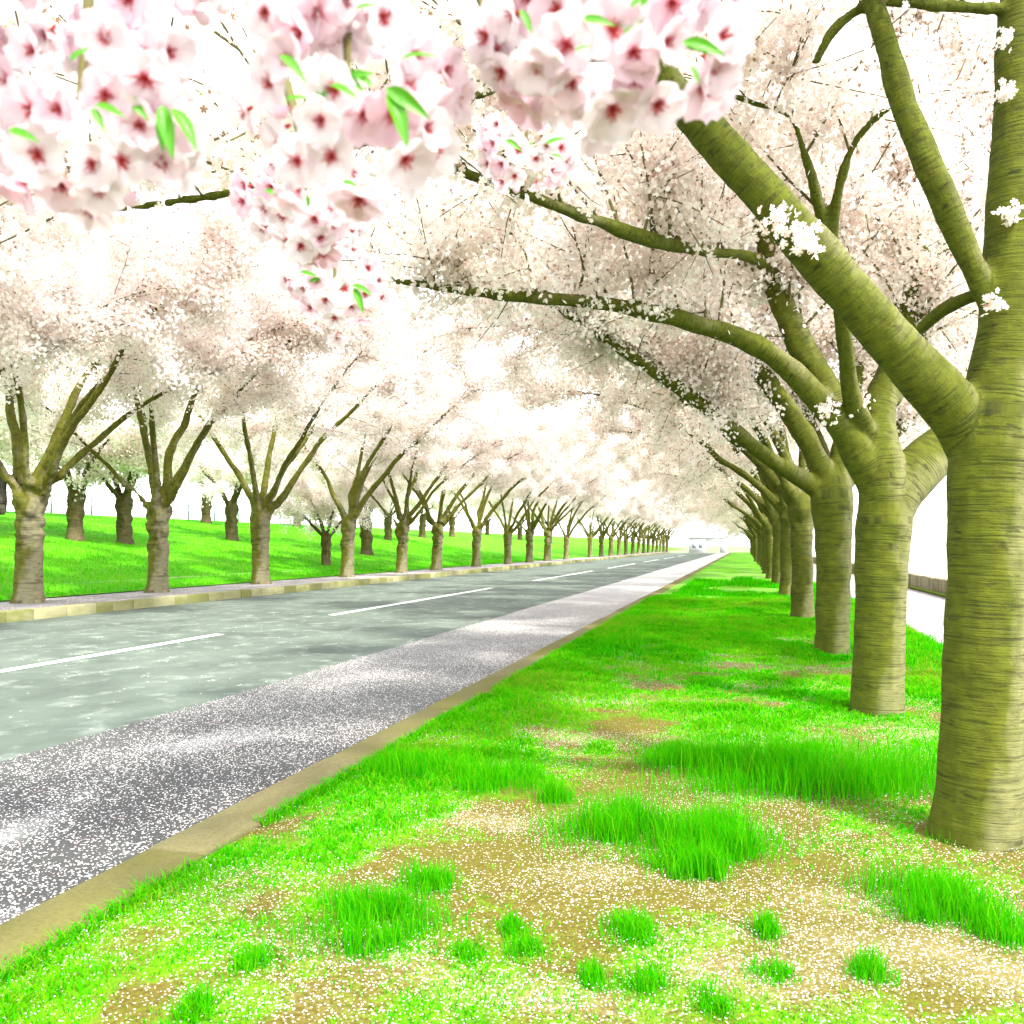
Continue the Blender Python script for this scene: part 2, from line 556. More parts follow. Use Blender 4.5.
v, q, s = grid(np.linspace(2.58, 5.32, 6), np.linspace(-8, YEND, 60), lambda X, Y: X * 0 - 0.03)
tag(link('side_road', mesh_np('side_road', v, q, s), m_pavement('petal_strewn_lane')), kind='structure')
v, q, s = grid(np.linspace(5.6, 1500, 8), np.linspace(-300, 2500, 8), lambda X, Y: X * 0 - 2.4)
N = NT('pale_water')
wn = N.noise(N.scaled(N.n('TexCoord').outputs['Object'], (0.3, 1.0, 1)), 1.2, 4)
tag(link('water', mesh_np('water', v, q, s), N.finish(principled(N, (0.30, 0.36, 0.38), 0.12, wn, 0.15, 0.05, 0.6))), kind='structure')

# low wall beyond the lane: retaining wall face, coping joints
k = MB(); y = -6.0
k.box(5.30, 5.60, -6, YEND, -3.0, 0.0, 0.4)
wl = empty('low_wall', (5.45, 12, 0))
o = k.build('footing', WALLW, wl); o.location = (-5.45, -12, 0)
k = MB(); y = -6.0
while y < 120:
    L = 0.38 + random.uniform(-0.03, 0.03)
    k.box(5.29 + random.uniform(-0.012, 0.012), 5.58, y, y + L - 0.015, 0.002, 0.44 + random.uniform(-0.012, 0.012), random.random())
    y += L
o = k.build('boards', m_kerb('weathered_boards', (0.20, 0.17, 0.10), (0.33, 0.29, 0.22), (0.13, 0.12, 0.06)), wl, 0.008); o.location = (-5.45, -12, 0)
k = MB(); k.box(5.22, 5.285, -6, 120, -0.02, 0.07, 0.9)
o = k.build('mossy_base', m_plain('moss', (0.06, 0.10, 0.008), (0.12, 0.17, 0.01), 8), wl); o.location = (-5.45, -12, 0)
tag(wl, 'low weathered board wall beyond the lane on the right', 'wall')

# rail fence along the crest of the bank
fz = float(bank_z(CREST - 0.4))
fe = empty('rail_fence', (CREST - 0.4, 35, fz))
y = 14.0
while y < 130:
    k = MB(); k.box(-0.045, 0.045, y - 35 - 0.045, y - 35 + 0.045, -0.1, 1.12)
    k.build('post', RAIL, fe); y += 3.4
for hz in (1.08, 0.55):
    k = MB(); k.box(-0.03, 0.03, -21.2, 95, hz - 0.03, hz + 0.03)
    k.build('rail', RAIL, fe)
tag(fe, 'pale green rail fence along the top of the grass bank', 'fence')

# pale gatehouse closing the road far away
gx, gy = -6.0, 176.0
g = empty('gatehouse', (gx, gy, ROAD_Z))
k = MB()
k.box(-4.6, -1.3, 0, 4, 0, 2.9); k.box(1.3, 2.6, 0, 4, 0, 2.9); k.box(-1.3, 1.3, 0, 4, 2.3, 2.9)
k.build('wall', PALE, g)
k = MB(); k.box(-4.9, 2.9, -0.3, 4.3, 2.9, 3.1); k.build('roof', m_plain('pale_roof', (0.66, 0.66, 0.68), (0.74, 0.74, 0.76), 1), g)
for x in (-3.6, -2.3):
    k = MB(); k.box(x - 0.35, x + 0.35, -0.06, 0.06, 1.0, 2.0); k.build('window', m_plain('window_glass', (0.25, 0.3, 0.36), (0.3, 0.35, 0.42), 1, 0.2), g)
tag(g, 'pale low gatehouse with an open passage at the end of the road', 'building')


# ------------------------------------------------------------------ trees
def catmull(pts, vals, n):
    """resample a polyline through pts (Nx3) with per-point values, n samples"""
    pts = np.asarray(pts, float); vals = np.asarray(vals, float)
    d = np.concatenate([[0], np.cumsum(np.linalg.norm(np.diff(pts, axis=0), axis=1))])
    s = np.linspace(0, d[-1], n)
    A = np.concatenate([pts, vals[:, None]], 1)
    A = np.concatenate([[2 * A[0] - A[1]], A, [2 * A[-1] - A[-2]]])
    k = np.clip(np.searchsorted(d, s, side='right') - 1, 0, len(pts) - 2)
    u = ((s - d[k]) / np.maximum(d[k + 1] - d[k], 1e-9))[:, None]
    p0, p1, p2, p3 = A[k], A[k + 1], A[k + 2], A[k + 3]
    r = 0.5 * (2 * p1 + (p2 - p0) * u + (2 * p0 - 5 * p1 + 4 * p2 - p3) * u ** 2 + (3 * p1 - p0 - 3 * p2 + p3) * u ** 3)
    return r[:, :3], np.maximum(r[:, 3], 0.002)


def frames(pts):
    t = np.gradient(pts, axis=0); t /= np.linalg.norm(t, axis=1)[:, None]
    a = np.array([1.0, 0, 0]) if abs(t[0][0]) < 0.8 else np.array([0, 1.0, 0])
    U = []
    for k in range(len(pts)):
        a = a - t[k] * (a @ t[k]); a /= np.linalg.norm(a); U.append(a.copy())
    U = np.array(U)
    return t, U, np.cross(t, U)


def tube(pts, rad, ns):
    """closed tube, returns verts and faces (quads + two caps)"""
    t, U, V = frames(pts)
    th = np.arange(ns) * 2 * math.pi / ns
    ring = pts[:, None, :] + rad[:, None, None] * (np.cos(th)[None, :, None] * U[:, None, :] + np.sin(th)[None, :, None] * V[:, None, :])
    n = len(pts)
    i = (np.arange(n - 1) * ns)[:, None] + np.arange(ns)[None, :]
    j = (np.arange(n - 1) * ns)[:, None] + (np.arange(ns)[None, :] + 1) % ns
    f = np.stack([i, j, j + ns, i + ns], -1).reshape(-1, 4)
    return ring.reshape(-1, 3), f


def build_wood(root, trunk, limbs, voxel, mat, bump=0.02, burl=None, seed=0):
    """trunk/limbs = (pts, radii) in root space; grown into one skin, then cut into a trunk part and one part per limb"""
    paths = [trunk] + limbs
    vs, loops, starts, nv, nl = [], [], [], 0, 0
    for pts, rad in paths:
        ns = 16
        v, f = tube(pts, rad, ns)
        vs.append(v)
        for q in f: loops += [int(a) + nv for a in q]; starts.append(nl); nl += 4
        for ringi, rev in ((0, True), (len(pts) - 1, False)):
            c = [nv + ringi * ns + a for a in range(ns)]
            if rev: c.reverse()
            loops += c; starts.append(nl); nl += ns
        nv += len(v)
    me = mesh_np('tmp', np.concatenate(vs), loops, starts)
    o = bpy.data.objects.new('tmp', me); C.objects.link(o)
    m = o.modifiers.new('r', 'REMESH'); m.mode = 'VOXEL'; m.voxel_size = voxel; m.use_smooth_shade = True
    m = o.modifiers.new('s', 'SMOOTH'); m.factor = 0.5; m.iterations = 7
    dg = bpy.context.evaluated_depsgraph_get(); dg.update()
    em = bpy.data.meshes.new_from_object(o.evaluated_get(dg))
    bpy.data.objects.remove(o); bpy.data.meshes.remove(me)
    n = len(em.vertices)
    co = np.empty(n * 3, np.float32); em.vertices.foreach_get('co', co); co = co.reshape(-1, 3).astype(float)
    nr = np.empty(n * 3, np.float32); em.vertices.foreach_get('normal', nr); nr = nr.reshape(-1, 3).astype(float)
    # nearest path -> bark coordinates
    best = np.full(n, 1e9); pid = np.zeros(n, int); bk = np.zeros((n, 3))
    for pi, (pts, rad) in enumerate(paths):
        t, U, V = frames(pts)
        L = np.concatenate([[0], np.cumsum(np.linalg.norm(np.diff(pts, axis=0), axis=1))])
        s0 = 0.0
        if pi: s0 = TL[int(np.argmin(np.linalg.norm(trunk[0] - pts[0], axis=1)))]
        else: TL = L
        for k in range(len(pts) - 1):
            a, b = pts[k], pts[k + 1]; ab = b - a; l2 = ab @ ab
            u = np.clip(((co - a) @ ab) / l2, 0, 1)
            rel = co - (a + u[:, None] * ab)
            dist = np.linalg.norm(rel, axis=1) - (rad[k] * (1 - u) + rad[k + 1] * u)
            if pi == 0: dist = dist - 0.01
            m_ = dist < best
            best[m_] = dist[m_]; pid[m_] = pi
            x = rel @ U[k]; y = rel @ V[k]; r = np.maximum(np.hypot(x, y), 1e-6)
            val = np.stack([0.2 * x / r, 0.2 * y / r, s0 + L[k] + u * math.sqrt(l2)], -1)
            bk[m_] = val[m_]
    dz = np.array([mnoise.fractal(Vector(c * 3.1 + seed * 5.0), 1.0, 2.0, 4) for c in co])
    amp = bump * np.ones(n)
    if burl is not None:
        z0, z1, ba = burl
        amp = amp + ba * sstep(z0, z0 + 0.4, co[:, 2]) * (1 - sstep(z1, z1 + 0.6, co[:, 2]))
    co = co + nr * (dz * amp)[:, None]
    em.vertices.foreach_set('co', co.astype(np.float32).ravel()); em.update()
    em.vertices.foreach_get('normal', tmp := np.empty(n * 3, np.float32)); nr = tmp.reshape(-1, 3)
    nf = len(em.polygons)
    ls = np.empty(nf, np.int32); em.polygons.foreach_get('loop_start', ls)
    lt = np.empty(nf, np.int32); em.polygons.foreach_get('loop_total', lt)
    lv = np.empty(len(em.loops), np.int32); em.loops.foreach_get('vertex_index', lv)
    fid = np.zeros(nf, int)
    first = pid[lv[ls]]
    same = np.ones(nf, bool)
    for k in range(1, 4):
        idx = np.minimum(ls + k, len(lv) - 1)
        same &= (pid[lv[idx]] == first) | (k >= lt)
    for k in range(4):
        vk = pid[lv[np.minimum(ls + np.minimum(k, lt - 1), len(lv) - 1)]]
        lo_ = vk if k == 0 else np.minimum(lo_, vk)
        hi_ = vk if k == 0 else np.maximum(hi_, vk)
    fid = np.where(lo_ == 0, 0, hi_)
    for pi in range(len(paths)):
        fs = np.where(fid == pi)[0]
        if len(fs) == 0: continue
        lo = np.concatenate([np.arange(ls[f], ls[f] + lt[f]) for f in fs])
        vi = lv[lo]
        uq, inv = np.unique(vi, return_inverse=True)
        st = np.concatenate([[0], np.cumsum(lt[fs])[:-1]])
        nm = 'trunk' if pi == 0 else 'limb'
        me = mesh_np(nm, co[uq], inv, st, None, {'bk': bk[uq]}, True)
        me.normals_split_custom_set_from_vertices(nr[uq].tolist())
        link(nm, me, mat, root)
    bpy.data.meshes.remove(em)


def rand_unit(n):
    v = rng.normal(size=(n, 3)); return v / np.linalg.norm(v, axis=1)[:, None]


def star(k):
    if k == 5:
        a = np.arange(5) * 2 * math.pi / 5
        return np.stack([np.cos(a), np.sin(a), np.zeros(5)], -1)
    c = np.repeat(np.arange(5) * 72.0, 4) + np.tile(np.array([-36.0, -21.0, 0.0, 21.0]), 5)
    r = np.tile(np.array([0.45, 0.93, 0.96, 0.93]), 5)
    if k == 15: c, r = np.delete(c, np.arange(2, 20, 4)), np.delete(r, np.arange(2, 20, 4))
    c = np.radians(c)
    return np.stack([r * np.cos(c), r * np.sin(c), 0.45 * (r - 0.45)], -1)


def blossom_mesh(name, pos, size, tint, k=5):
    n = len(pos); T = star(k)
    a = rand_unit(n); b = rand_unit(n); b = b - a * np.sum(a * b, 1)[:, None]; b /= np.linalg.norm(b, axis=1)[:, None]
    c = np.cross(a, b)
    sz = size[:, None, None]
    v = pos[:, None, :] + sz * (T[None, :, 0:1] * b[:, None, :] + T[None, :, 1:2] * c[:, None, :] + T[None, :, 2:3] * a[:, None, :])
    return mesh_np(name, v.reshape(-1, 3), np.arange(n * k), np.arange(0, n * k, k), {'tint': tint})


def arc(p, d, L, n, lift, droop):
    """curved shoot: starts along d, bends by lift then droop"""
    pts = [np.array(p, float)]; d = np.array(d, float); st = L / n
    for i in range(n):
        d = d + np.array([0, 0, lift - droop * (i / n)]) * st + rng.normal(size=3) * 0.10
        d /= np.linalg.norm(d); pts.append(pts[-1] + d * st)
    return np.array(pts)


def grow_crown(root, limbs, spec, dens=95, size=0.03, k=5, mat=None, extra=None, spread=0.085, tw=1.0, keep=None, twig_sides=4):
    """limbs: (pts, radii); spec per limb: (start fraction, spacing, lenmin, lenmax, lift). Thin branches + blossom along them."""
    tv, tl, ts, tn, tln = [], [], [], 0, 0
    BP = []

    def add_tube(pts, r0, r1):
        nonlocal tn, tln
        v, f = tube(pts, np.linspace(r0, r1, len(pts)), twig_sides)
        tv.append(v); tl.append(f.ravel() + tn); ts.append(np.arange(len(f)) * 4 + tln)
        tn += len(v); tln += 4 * len(f)

    def bloom(pts, f0, dn):
        L = np.linalg.norm(np.diff(pts, axis=0), axis=1).sum()
        m = int(L * dn * rng.uniform(0.5, 1.4))
        if m <= 0: return
        nodes = max(2, int(L / 0.09))
        u = f0 + (1 - f0) * (np.floor(rng.uniform(0, nodes, m)) + 0.5) / nodes
        x = u * (len(pts) - 1); i = np.minimum(x.astype(int), len(pts) - 2); fr = (x - i)[:, None]
        p = pts[i] * (1 - fr) + pts[i + 1] * fr
        BP.append(p + rng.normal(size=(m, 3)) * spread * np.array([1, 1, 0.8]))

    for (pts, rad), (f0, sp, l0, l1, lift) in zip(limbs, spec):
        if sp <= 0: continue
        seg = np.linalg.norm(np.diff(pts, axis=0), axis=1); D = np.concatenate([[0], np.cumsum(seg)])
        s = D[-1] * f0
        while s < D[-1]:
            i = min(int(np.searchsorted(D, s)), len(pts) - 1)
            tg = pts[i] - pts[max(i - 1, 0)]; tg = tg / max(np.linalg.norm(tg), 1e-6)
            frac = s / D[-1]
            L = rng.uniform(l0, l1) * (1.15 - 0.45 * frac)
            d = tg * 0.55 + rand_unit(1)[0] * 0.9 + np.array([0, 0, lift])
            d /= np.linalg.norm(d)
            r0 = min(max(rad[i] * 0.3, 0.006), 0.013)
            sh = arc(pts[i], d, L, 6, 0.15, 0.55)
            if keep is None or keep(sh[-1]):
                add_tube(sh, r0, 0.004)
                bloom(sh, 0.12, dens)
                for _ in range(int(rng.integers(3, 6))):
                    j = int(rng.integers(1, 6))
                    d2 = (sh[j + 1] - sh[j]); d2 = d2 / np.linalg.norm(d2) * 0.7 + rand_unit(1)[0] * 0.8
                    d2 /= np.linalg.norm(d2)
                    tt = arc(sh[j], d2, rng.uniform(0.25, 0.75) * tw, 4, 0.0, 0.5)
                    add_tube(tt, 0.006, 0.0025)
                    bloom(tt, 0.0, dens * 1.15)
            s += sp * rng.uniform(0.6, 1.4)
        if len(pts) > 4 and keep is None: bloom(pts[len(pts) * 2 // 3:], 0, dens)
    if extra:
        for c, r, n in extra: BP.append(np.array(c) + rng.normal(size=(n, 3)) * r)
    if tv:
        me = mesh_np('branches', np.concatenate(tv), np.concatenate(tl), np.concatenate(ts), None, None, True)
        link('branches', me, TWIG, root)
    pos = np.concatenate(BP)
    n = len(pos)
    # leaf shoots come in clumps, buds everywhere
    cl = np.array([mnoise.noise(Vector(p * 2.3)) for p in pos[::1]]) if n < 90000 else np.zeros(n)
    tint = rng.uniform(0, 0.885, n)
    b = rng.uniform(size=n)
    tint[b < 0.045] = 0.92
    tint[(cl > 0.32) & (b > 0.86)] = 0.98
    sz = size * rng.uniform(0.65, 1.25, n) * np.where(tint > 0.9, 0.6, 1.0)
    link('crown', blossom_mesh('crown', pos, sz, tint, k), mat, root)
    return n


def px_path(pts, base, n=None):
    """(px, py, depth, width px) measured on the photograph -> points and radii in the tree's own space"""
    p = np.array([P(a, b, t) for a, b, t, w_ in pts]) - base
    r = np.array([w_ / 2 * t / F for a, b, t, w_ in pts])
    L = np.linalg.norm(np.diff(p, axis=0), axis=1).sum()
    return catmull(p, r, n or max(8, int(L / 0.12)))


RG = 'cherry trees lining the right-hand verge'
LG = 'cherry trees lining the far kerb'
BG = 'cherry trees scattered on the grass bank'
total = 0

# --- nearest tree on the right
base = gp(977, 840); base[2] = 0.0
T1 = empty('cherry_tree', base)
tag(T1, 'nearest and thickest cherry tree, ringed olive trunk at the right edge', 'tree', RG)
tr = px_path([(977, 862, 4.2, 98), (977, 840, 4.2, 90), (979, 800, 4.2, 83), (981, 740, 4.2, 79), (984, 650, 4.2, 75), (987, 550, 4.2, 73), (990, 480, 4.2, 78), (994, 435, 4.2, 80),
              (1003, 380, 4.2, 66), (1011, 300, 4.2, 58), (1015, 200, 4.22, 54), (1019, 100, 4.25, 48), (1022, 0, 4.3, 44), (1024, -120, 4.35, 38), (1016, -260, 4.4, 30), (1000, -400, 4.5, 16)], base, 46)
l1 = [
    px_path([(1002, 480, 4.28, 34), (980, 448, 4.25, 62), (955, 413, 4.20, 56), (885, 333, 4.1, 47), (821, 260, 4.05, 45), (788, 221, 4.0, 42), (740, 166, 3.98, 40), (690, 112, 3.95, 38), (640, 50, 3.9, 34), (600, -30, 3.9, 29), (565, -120, 3.9, 22), (540, -220, 3.95, 10)], base, 30),
    px_path([(1006, 345, 4.2, 20), (983, 288, 4.18, 23), (957, 230, 4.15, 26), (928, 164, 4.1, 28), (900, 94, 4.1, 27), (887, 45, 4.1, 24), (868, -10, 4.15, 20), (830, -90, 4.2, 15), (790, -180, 4.3, 8)], base, 24),
    px_path([(1020, 10, 4.3, 12), (980, 8, 4.25, 11), (930, 5, 4.2, 10), (895, 2, 4.2, 10), (866, 6, 4.2, 11), (834, 29, 4.2, 11), (815, 64, 4.25, 8)], base, 18),
    px_path([(1000, 292, 4.25, 12), (970, 297, 4.35, 12), (940, 312, 4.5, 12), (914, 337, 4.65, 11), (898, 372, 4.75, 7)], base, 12),
    px_path([(650, 60, 3.9, 22), (600, 55, 3.85, 14), (545, 72, 3.8, 10), (466, 100, 3.7, 9), (350, 150, 3.55, 8), (245, 189, 3.4, 7), (150, 205, 3.35, 6), (60, 220, 3.3, 4)], base, 30),
    # the bough that passes over the camera, above the picture
    px_path([(1022, -40, 4.32, 26), (900, -190, 3.6, 26), (760, -330, 2.7, 24), (600, -420, 2.0, 26), (420, -470, 1.6, 25), (200, -480, 1.35, 24), (0, -470, 1.25, 22), (-200, -450, 1.25, 14)], base, 40),
]
BOUGH = l1[5][0] + base
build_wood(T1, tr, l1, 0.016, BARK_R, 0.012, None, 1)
hi = lambda p: (p + base)[2] > H + 0.70 * ((p + base) @ FWD) or ((p + base) @ FWD) > 5.6 or ((p + base)[0] < -1.2 and (p + base)[2] > H + 0.39 * ((p + base) @ FWD))
total += grow_crown(T1, [tr] + l1, [(0.62, 0.16, 0.8, 1.9, 0.3), (0.62, 0.14, 0.8, 2.0, 0.5), (0.5, 0.16, 0.6, 1.6, 0.4), (0.2, 0.2, 0.4, 1.2, 0.4), (1, 0, 0, 0, 0), (0.1, 0.10, 0.4, 1.1, 0.9), (0.25, 0.22, 0.5, 1.3, 0.7)],
                    150, 0.020, 20, BLOS,
                    [(P(1006, 92, 4.10) - base, 0.022, 34), (P(1011, 214, 4.07) - base, 0.022, 36), (P(993, 303, 4.03) - base, 0.02, 30), (P(778, 218, 3.86) - base, 0.035, 60), (P(803, 240, 3.86) - base, 0.04, 70), (P(1003, 38, 4.12) - base, 0.02, 22)],
                    0.06, 1.0, hi)

# --- second tree on the right
base = gp(877, 714); base[2] = 0.0
T2 = empty('cherry_tree', base)
tag(T2, 'second cherry tree from the right edge, sending a long low limb over the road', 'tree', RG)
t2 = 7.37
tr = px_path([(877, 726, t2, 56), (877, 712, t2, 53), (878, 690, t2, 50), (879, 640, t2, 49), (881, 570, t2, 50), (883, 540, t2, 53), (884, 518, t2, 54), (884, 500, t2, 44)], base, 20)
l2 = [
    px_path([(888, 524, t2, 36), (873, 478, t2, 38), (842, 428, 7.3, 29), (800, 380, 7.2, 25), (770, 354, 7.15, 22), (740, 338, 7.1, 20), (690, 322, 7.0, 18), (640, 310, 6.9, 17), (600, 303, 6.8, 15), (550, 299, 6.7, 14), (500, 295, 6.6, 12), (450, 288, 6.5, 10), (395, 281, 6.4, 7)], base, 50),
    px_path([(852, 436, 7.35, 26), (828, 392, 7.4, 29), (803, 350, 7.4, 28), (784, 308, 7.45, 24), (772, 272, 7.5, 20), (762, 232, 7.55, 16), (748, 180, 7.7, 12), (730, 110, 7.9, 8), (715, 40, 8.1, 5)], base, 30),
    px_path([(884, 522, t2, 50), (882, 480, t2, 48), (877, 442, 7.4, 40), (878, 405, 7.45, 34), (892, 372, 7.5, 30), (908, 325, 7.6, 26), (918, 270, 7.7, 22), (915, 200, 7.9, 16), (900, 110, 8.2, 12), (890, 20, 8.5, 8)], base, 30),
    px_path([(872, 440, 7.35, 18), (852, 396, 7.1, 20), (846, 350, 6.8, 17), (838, 300, 6.5, 14), (826, 240, 6.2, 12), (815, 190, 6.0, 11), (804, 152, 5.9, 11), (791, 118, 5.8, 9), (757, 104, 5.7, 7), (722, 93, 5.6, 4)], base, 34),
    px_path([(839, 305, 6.55, 10), (833, 260, 6.3, 10), (836, 205, 6.05, 10), (850, 152, 5.9, 10), (868, 126, 5.8, 8), (890, 106, 5.7, 5)], base, 22),
    px_path([(880, 530, t2, 44), (902, 488, 7.4, 49), (932, 456, 7.5, 47), (962, 430, 7.6, 42), (1000, 398, 7.8, 36), (1060, 335, 8.1, 26), (1110, 250, 8.5, 16), (1150, 150, 8.9, 8)], base, 30),
    px_path([(888, 400, 7.5, 24), (922, 335, 7.8, 18), (944, 240, 8.1, 14), (950, 130, 8.4, 11), (946, 10, 8.7, 7), (940, -80, 9.0, 4)], base, 30),
    px_path([(776, 276, 7.5, 14), (752, 258, 7.1, 12), (700, 250, 6.6, 13), (650, 240, 6.2, 15), (600, 222, 5.9, 14), (560, 208, 5.6, 13), (520, 192, 5.4, 12), (470, 175, 5.2, 11), (435, 160, 5.1, 10), (380, 138, 5.0, 7), (320, 120, 5.0, 4)], base, 44),
]
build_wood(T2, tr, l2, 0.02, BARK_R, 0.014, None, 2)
total += grow_crown(T2, l2, [(0.42, 0.14, 0.5, 1.3, 1.1), (0.2, 0.07, 0.8, 1.9, 0.35), (0.3, 0.07, 0.8, 2.0, 0.3), (0.62, 0.22, 0.5, 1.1, 0.9), (0.6, 0.25, 0.4, 0.9, 0.9), (0.4, 0.10, 0.7, 2.0, 0.3), (0.25, 0.08, 0.7, 1.8, 0.3), (0.2, 0.14, 0.6, 1.5, 1.2)],
                    210, 0.022, 15, BLOS, [(P(828, 408, 7.0) - base, 0.05, 60), (P(858, 402, 7.2) - base, 0.06, 60)], 0.075,
                    keep=lambda p: not (p[2] < 2.6 and p[0] > -1.2))

# --- third tree on the right
base = gp(832, 655); base[2] = 0.0
T3 = empty('cherry_tree', base)
tag(T3, 'third cherry tree from the right edge, one straight limb slanting up over the road', 'tree', RG)
t3 = 11.2
tr = px_path([(832, 664, t3, 40), (832, 654, t3, 37), (832, 630, t3, 34), (833, 580, t3, 34), (833, 530, t3, 37), (832, 496, t3, 42), (832, 476, t3, 30)], base, 18)
l3 = [
    px_path([(834, 504, t3, 18), (812, 486, t3, 20), (790, 472, 11.1, 17), (770, 459, 11.0, 16), (738, 434, 10.9, 15), (698, 402, 10.7, 14), (650, 368, 10.5, 12), (604, 338, 10.3, 11), (565, 312, 10.1, 8), (520, 290, 9.9, 6), (470, 276, 9.7, 4)], base, 50),
    px_path([(832, 490, t3, 24), (812, 450, t3, 22), (785, 405, 11.2, 20), (755, 366, 11.2, 19), (728, 332, 11.2, 18), (698, 298, 11.2, 17), (666, 262, 11.2, 15), (640, 225, 11.3, 11), (615, 180, 11.5, 7), (600, 140, 11.7, 4)], base, 44),
    px_path([(834, 490, t3, 24), (842, 450, 11.3, 22), (850, 400, 11.4, 18), (862, 340, 11.6, 14), (868, 270, 11.9, 10), (880, 190, 12.4, 6)], base, 30),
    px_path([(834, 496, t3, 22), (855, 468, 11.5, 20), (885, 440, 11.8, 17), (925, 405, 12.2, 13), (970, 360, 12.8, 8), (1010, 300, 13.2, 5)], base, 30),
    px_path([(832, 494, t3, 18), (824, 462, 11.6, 16), (808, 420, 12.2, 14), (790, 370, 12.8, 11), (772, 310, 13.4, 7)], base, 30),
]
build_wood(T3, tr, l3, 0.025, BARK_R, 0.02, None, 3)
total += grow_crown(T3, l3, [(0.30, 0.08, 0.6, 1.6, 1.1), (0.25, 0.07, 0.8, 2.0, 0.4), (0.25, 0.07, 0.8, 2.2, 0.3), (0.3, 0.09, 0.8, 2.2, 0.25), (0.3, 0.09, 0.8, 2.2, 0.3)],
                    210, 0.025, 15, BLOS, None, 0.085, keep=lambda p: not (p[2] < 2.0 and p[0] > -0.3))


def limb_arc(p, az, tilt0, tilt1, L, r0, r1, n=14, wob=0.09):
    pts = [np.array(p, float)]
    for i in range(n):
        u = i / (n - 1)
        ti = math.radians(tilt0 + (tilt1 - tilt0) * u ** 1.2) + rng.normal() * wob
        a = math.radians(az) + rng.normal() * wob
        d = np.array([math.sin(ti) * math.sin(a), math.sin(ti) * math.cos(a), math.cos(ti)])
        pts.append(pts[-1] + d * L / n)
    pts = np.array(pts)
    return catmull(pts, r0 + (r1 - r0) * np.linspace(0, 1, len(pts)) ** 0.8, 22)


def variant(seed, fork, r, arms, mat, bark, dens, size, voxel, burl, spread=0.11, spacing=0.24, lens=(0.8, 2.2), root=None, star_k=5, start=0.27, keep=None):
    """a whole tree: trunk up to the fork, arms = (azimuth, tilt at root, tilt at tip, length, relative radius)"""
    global rng, total
    rng = np.random.default_rng(seed)
    root = root or empty('cherry_tree', (0, 0, 0))
    lx, ly = rng.normal(size=2) * 0.05
    pts = np.array([(0, 0, -0.2), (0, 0, 0.0), (lx * .3, ly * .3, 0.3), (lx * .6, ly * .6, fork * 0.5), (lx, ly, fork * 0.85), (lx, ly, fork), (lx, ly, fork + 0.25)])
    rr = np.array([1.5, 1.28, 1.04, 0.98, 1.05, 1.15, 0.7]) * r
    tr = catmull(pts, rr, 20)
    limbs = [limb_arc((lx, ly, fork - 0.12 + rng.uniform(-.1, .1)), az, t0, t1, L, r * q, 0.02) for az, t0, t1, L, q in arms]
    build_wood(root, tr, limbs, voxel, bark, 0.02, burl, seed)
    nn = grow_crown(root, limbs, [(start, spacing, lens[0], lens[1], 0.25)] * len(limbs), dens, size, star_k, mat, None, spread, 1.2, keep)
    total += nn
    return root


# --- the rest of the right row: three whole trees, then copies
right_vars = []
for i, arms in enumerate((
        [(-82, 35, 86, 8.6, .62), (-100, 20, 76, 9.0, .55), (-128, 30, 70, 6.5, .5), (-50, 28, 80, 8.0, .5), (-70, 12, 60, 8.0, .45), (10, 18, 50, 6.0, .5), (75, 35, 75, 5.4, .5)],
        [(-95, 40, 86, 8.4, .6), (-68, 22, 78, 9.2, .55), (-85, 10, 62, 8.4, .5), (-145, 30, 70, 6.5, .45), (-30, 24, 70, 7.2, .45), (40, 25, 60, 5.6, .5), (110, 38, 75, 5.0, .5)],
        [(-75, 42, 88, 8.8, .6), (-105, 22, 78, 8.8, .55), (-92, 8, 58, 8.2, .45), (-40, 26, 74, 7.6, .5), (0, 26, 66, 6.0, .45), (140, 30, 68, 5.4, .5), (60, 30, 72, 5.4, .5)])):
    right_vars.append((101 + i, arms))
r_depth = [16.8, 23.0, 30.0]
d_ = 36.5
while d_ < 162: r_depth.append(d_); d_ += 6.3
r_labels = ['fourth cherry tree from the right edge, dark trunk against the next ones',
            'fifth cherry tree from the right edge along the grass verge',
            'sixth cherry tree from the right edge along the grass verge']
protos = []
for i, t in enumerate(r_depth):
    X = 1.06 + (0.0 if i < 3 else random.uniform(-0.1, 0.1))
    if i < 3:
        o = variant(right_vars[i][0], 2.1, 0.205, right_vars[i][1], BLOS, BARK_RF, 150, 0.032, 0.035, (1.5, 2.3, 0.02), 0.11, 0.16, keep=lambda p: p[2] > 2.2)
        protos.append(o)
    else:
        o = copy_tree(protos[i % 3])
        sc = random.uniform(0.9, 1.1); o.scale = (sc, sc, sc * random.uniform(0.92, 1.05))
        o.rotation_euler = (0, 0, math.radians(random.uniform(-18, 18)))
    o.location = (X, y_of(X, t), 0)
    tag(o, r_labels[i] if i < 3 else 'small cherry tree far down the right-hand row, its trunk merging with its neighbours', 'tree', RG)

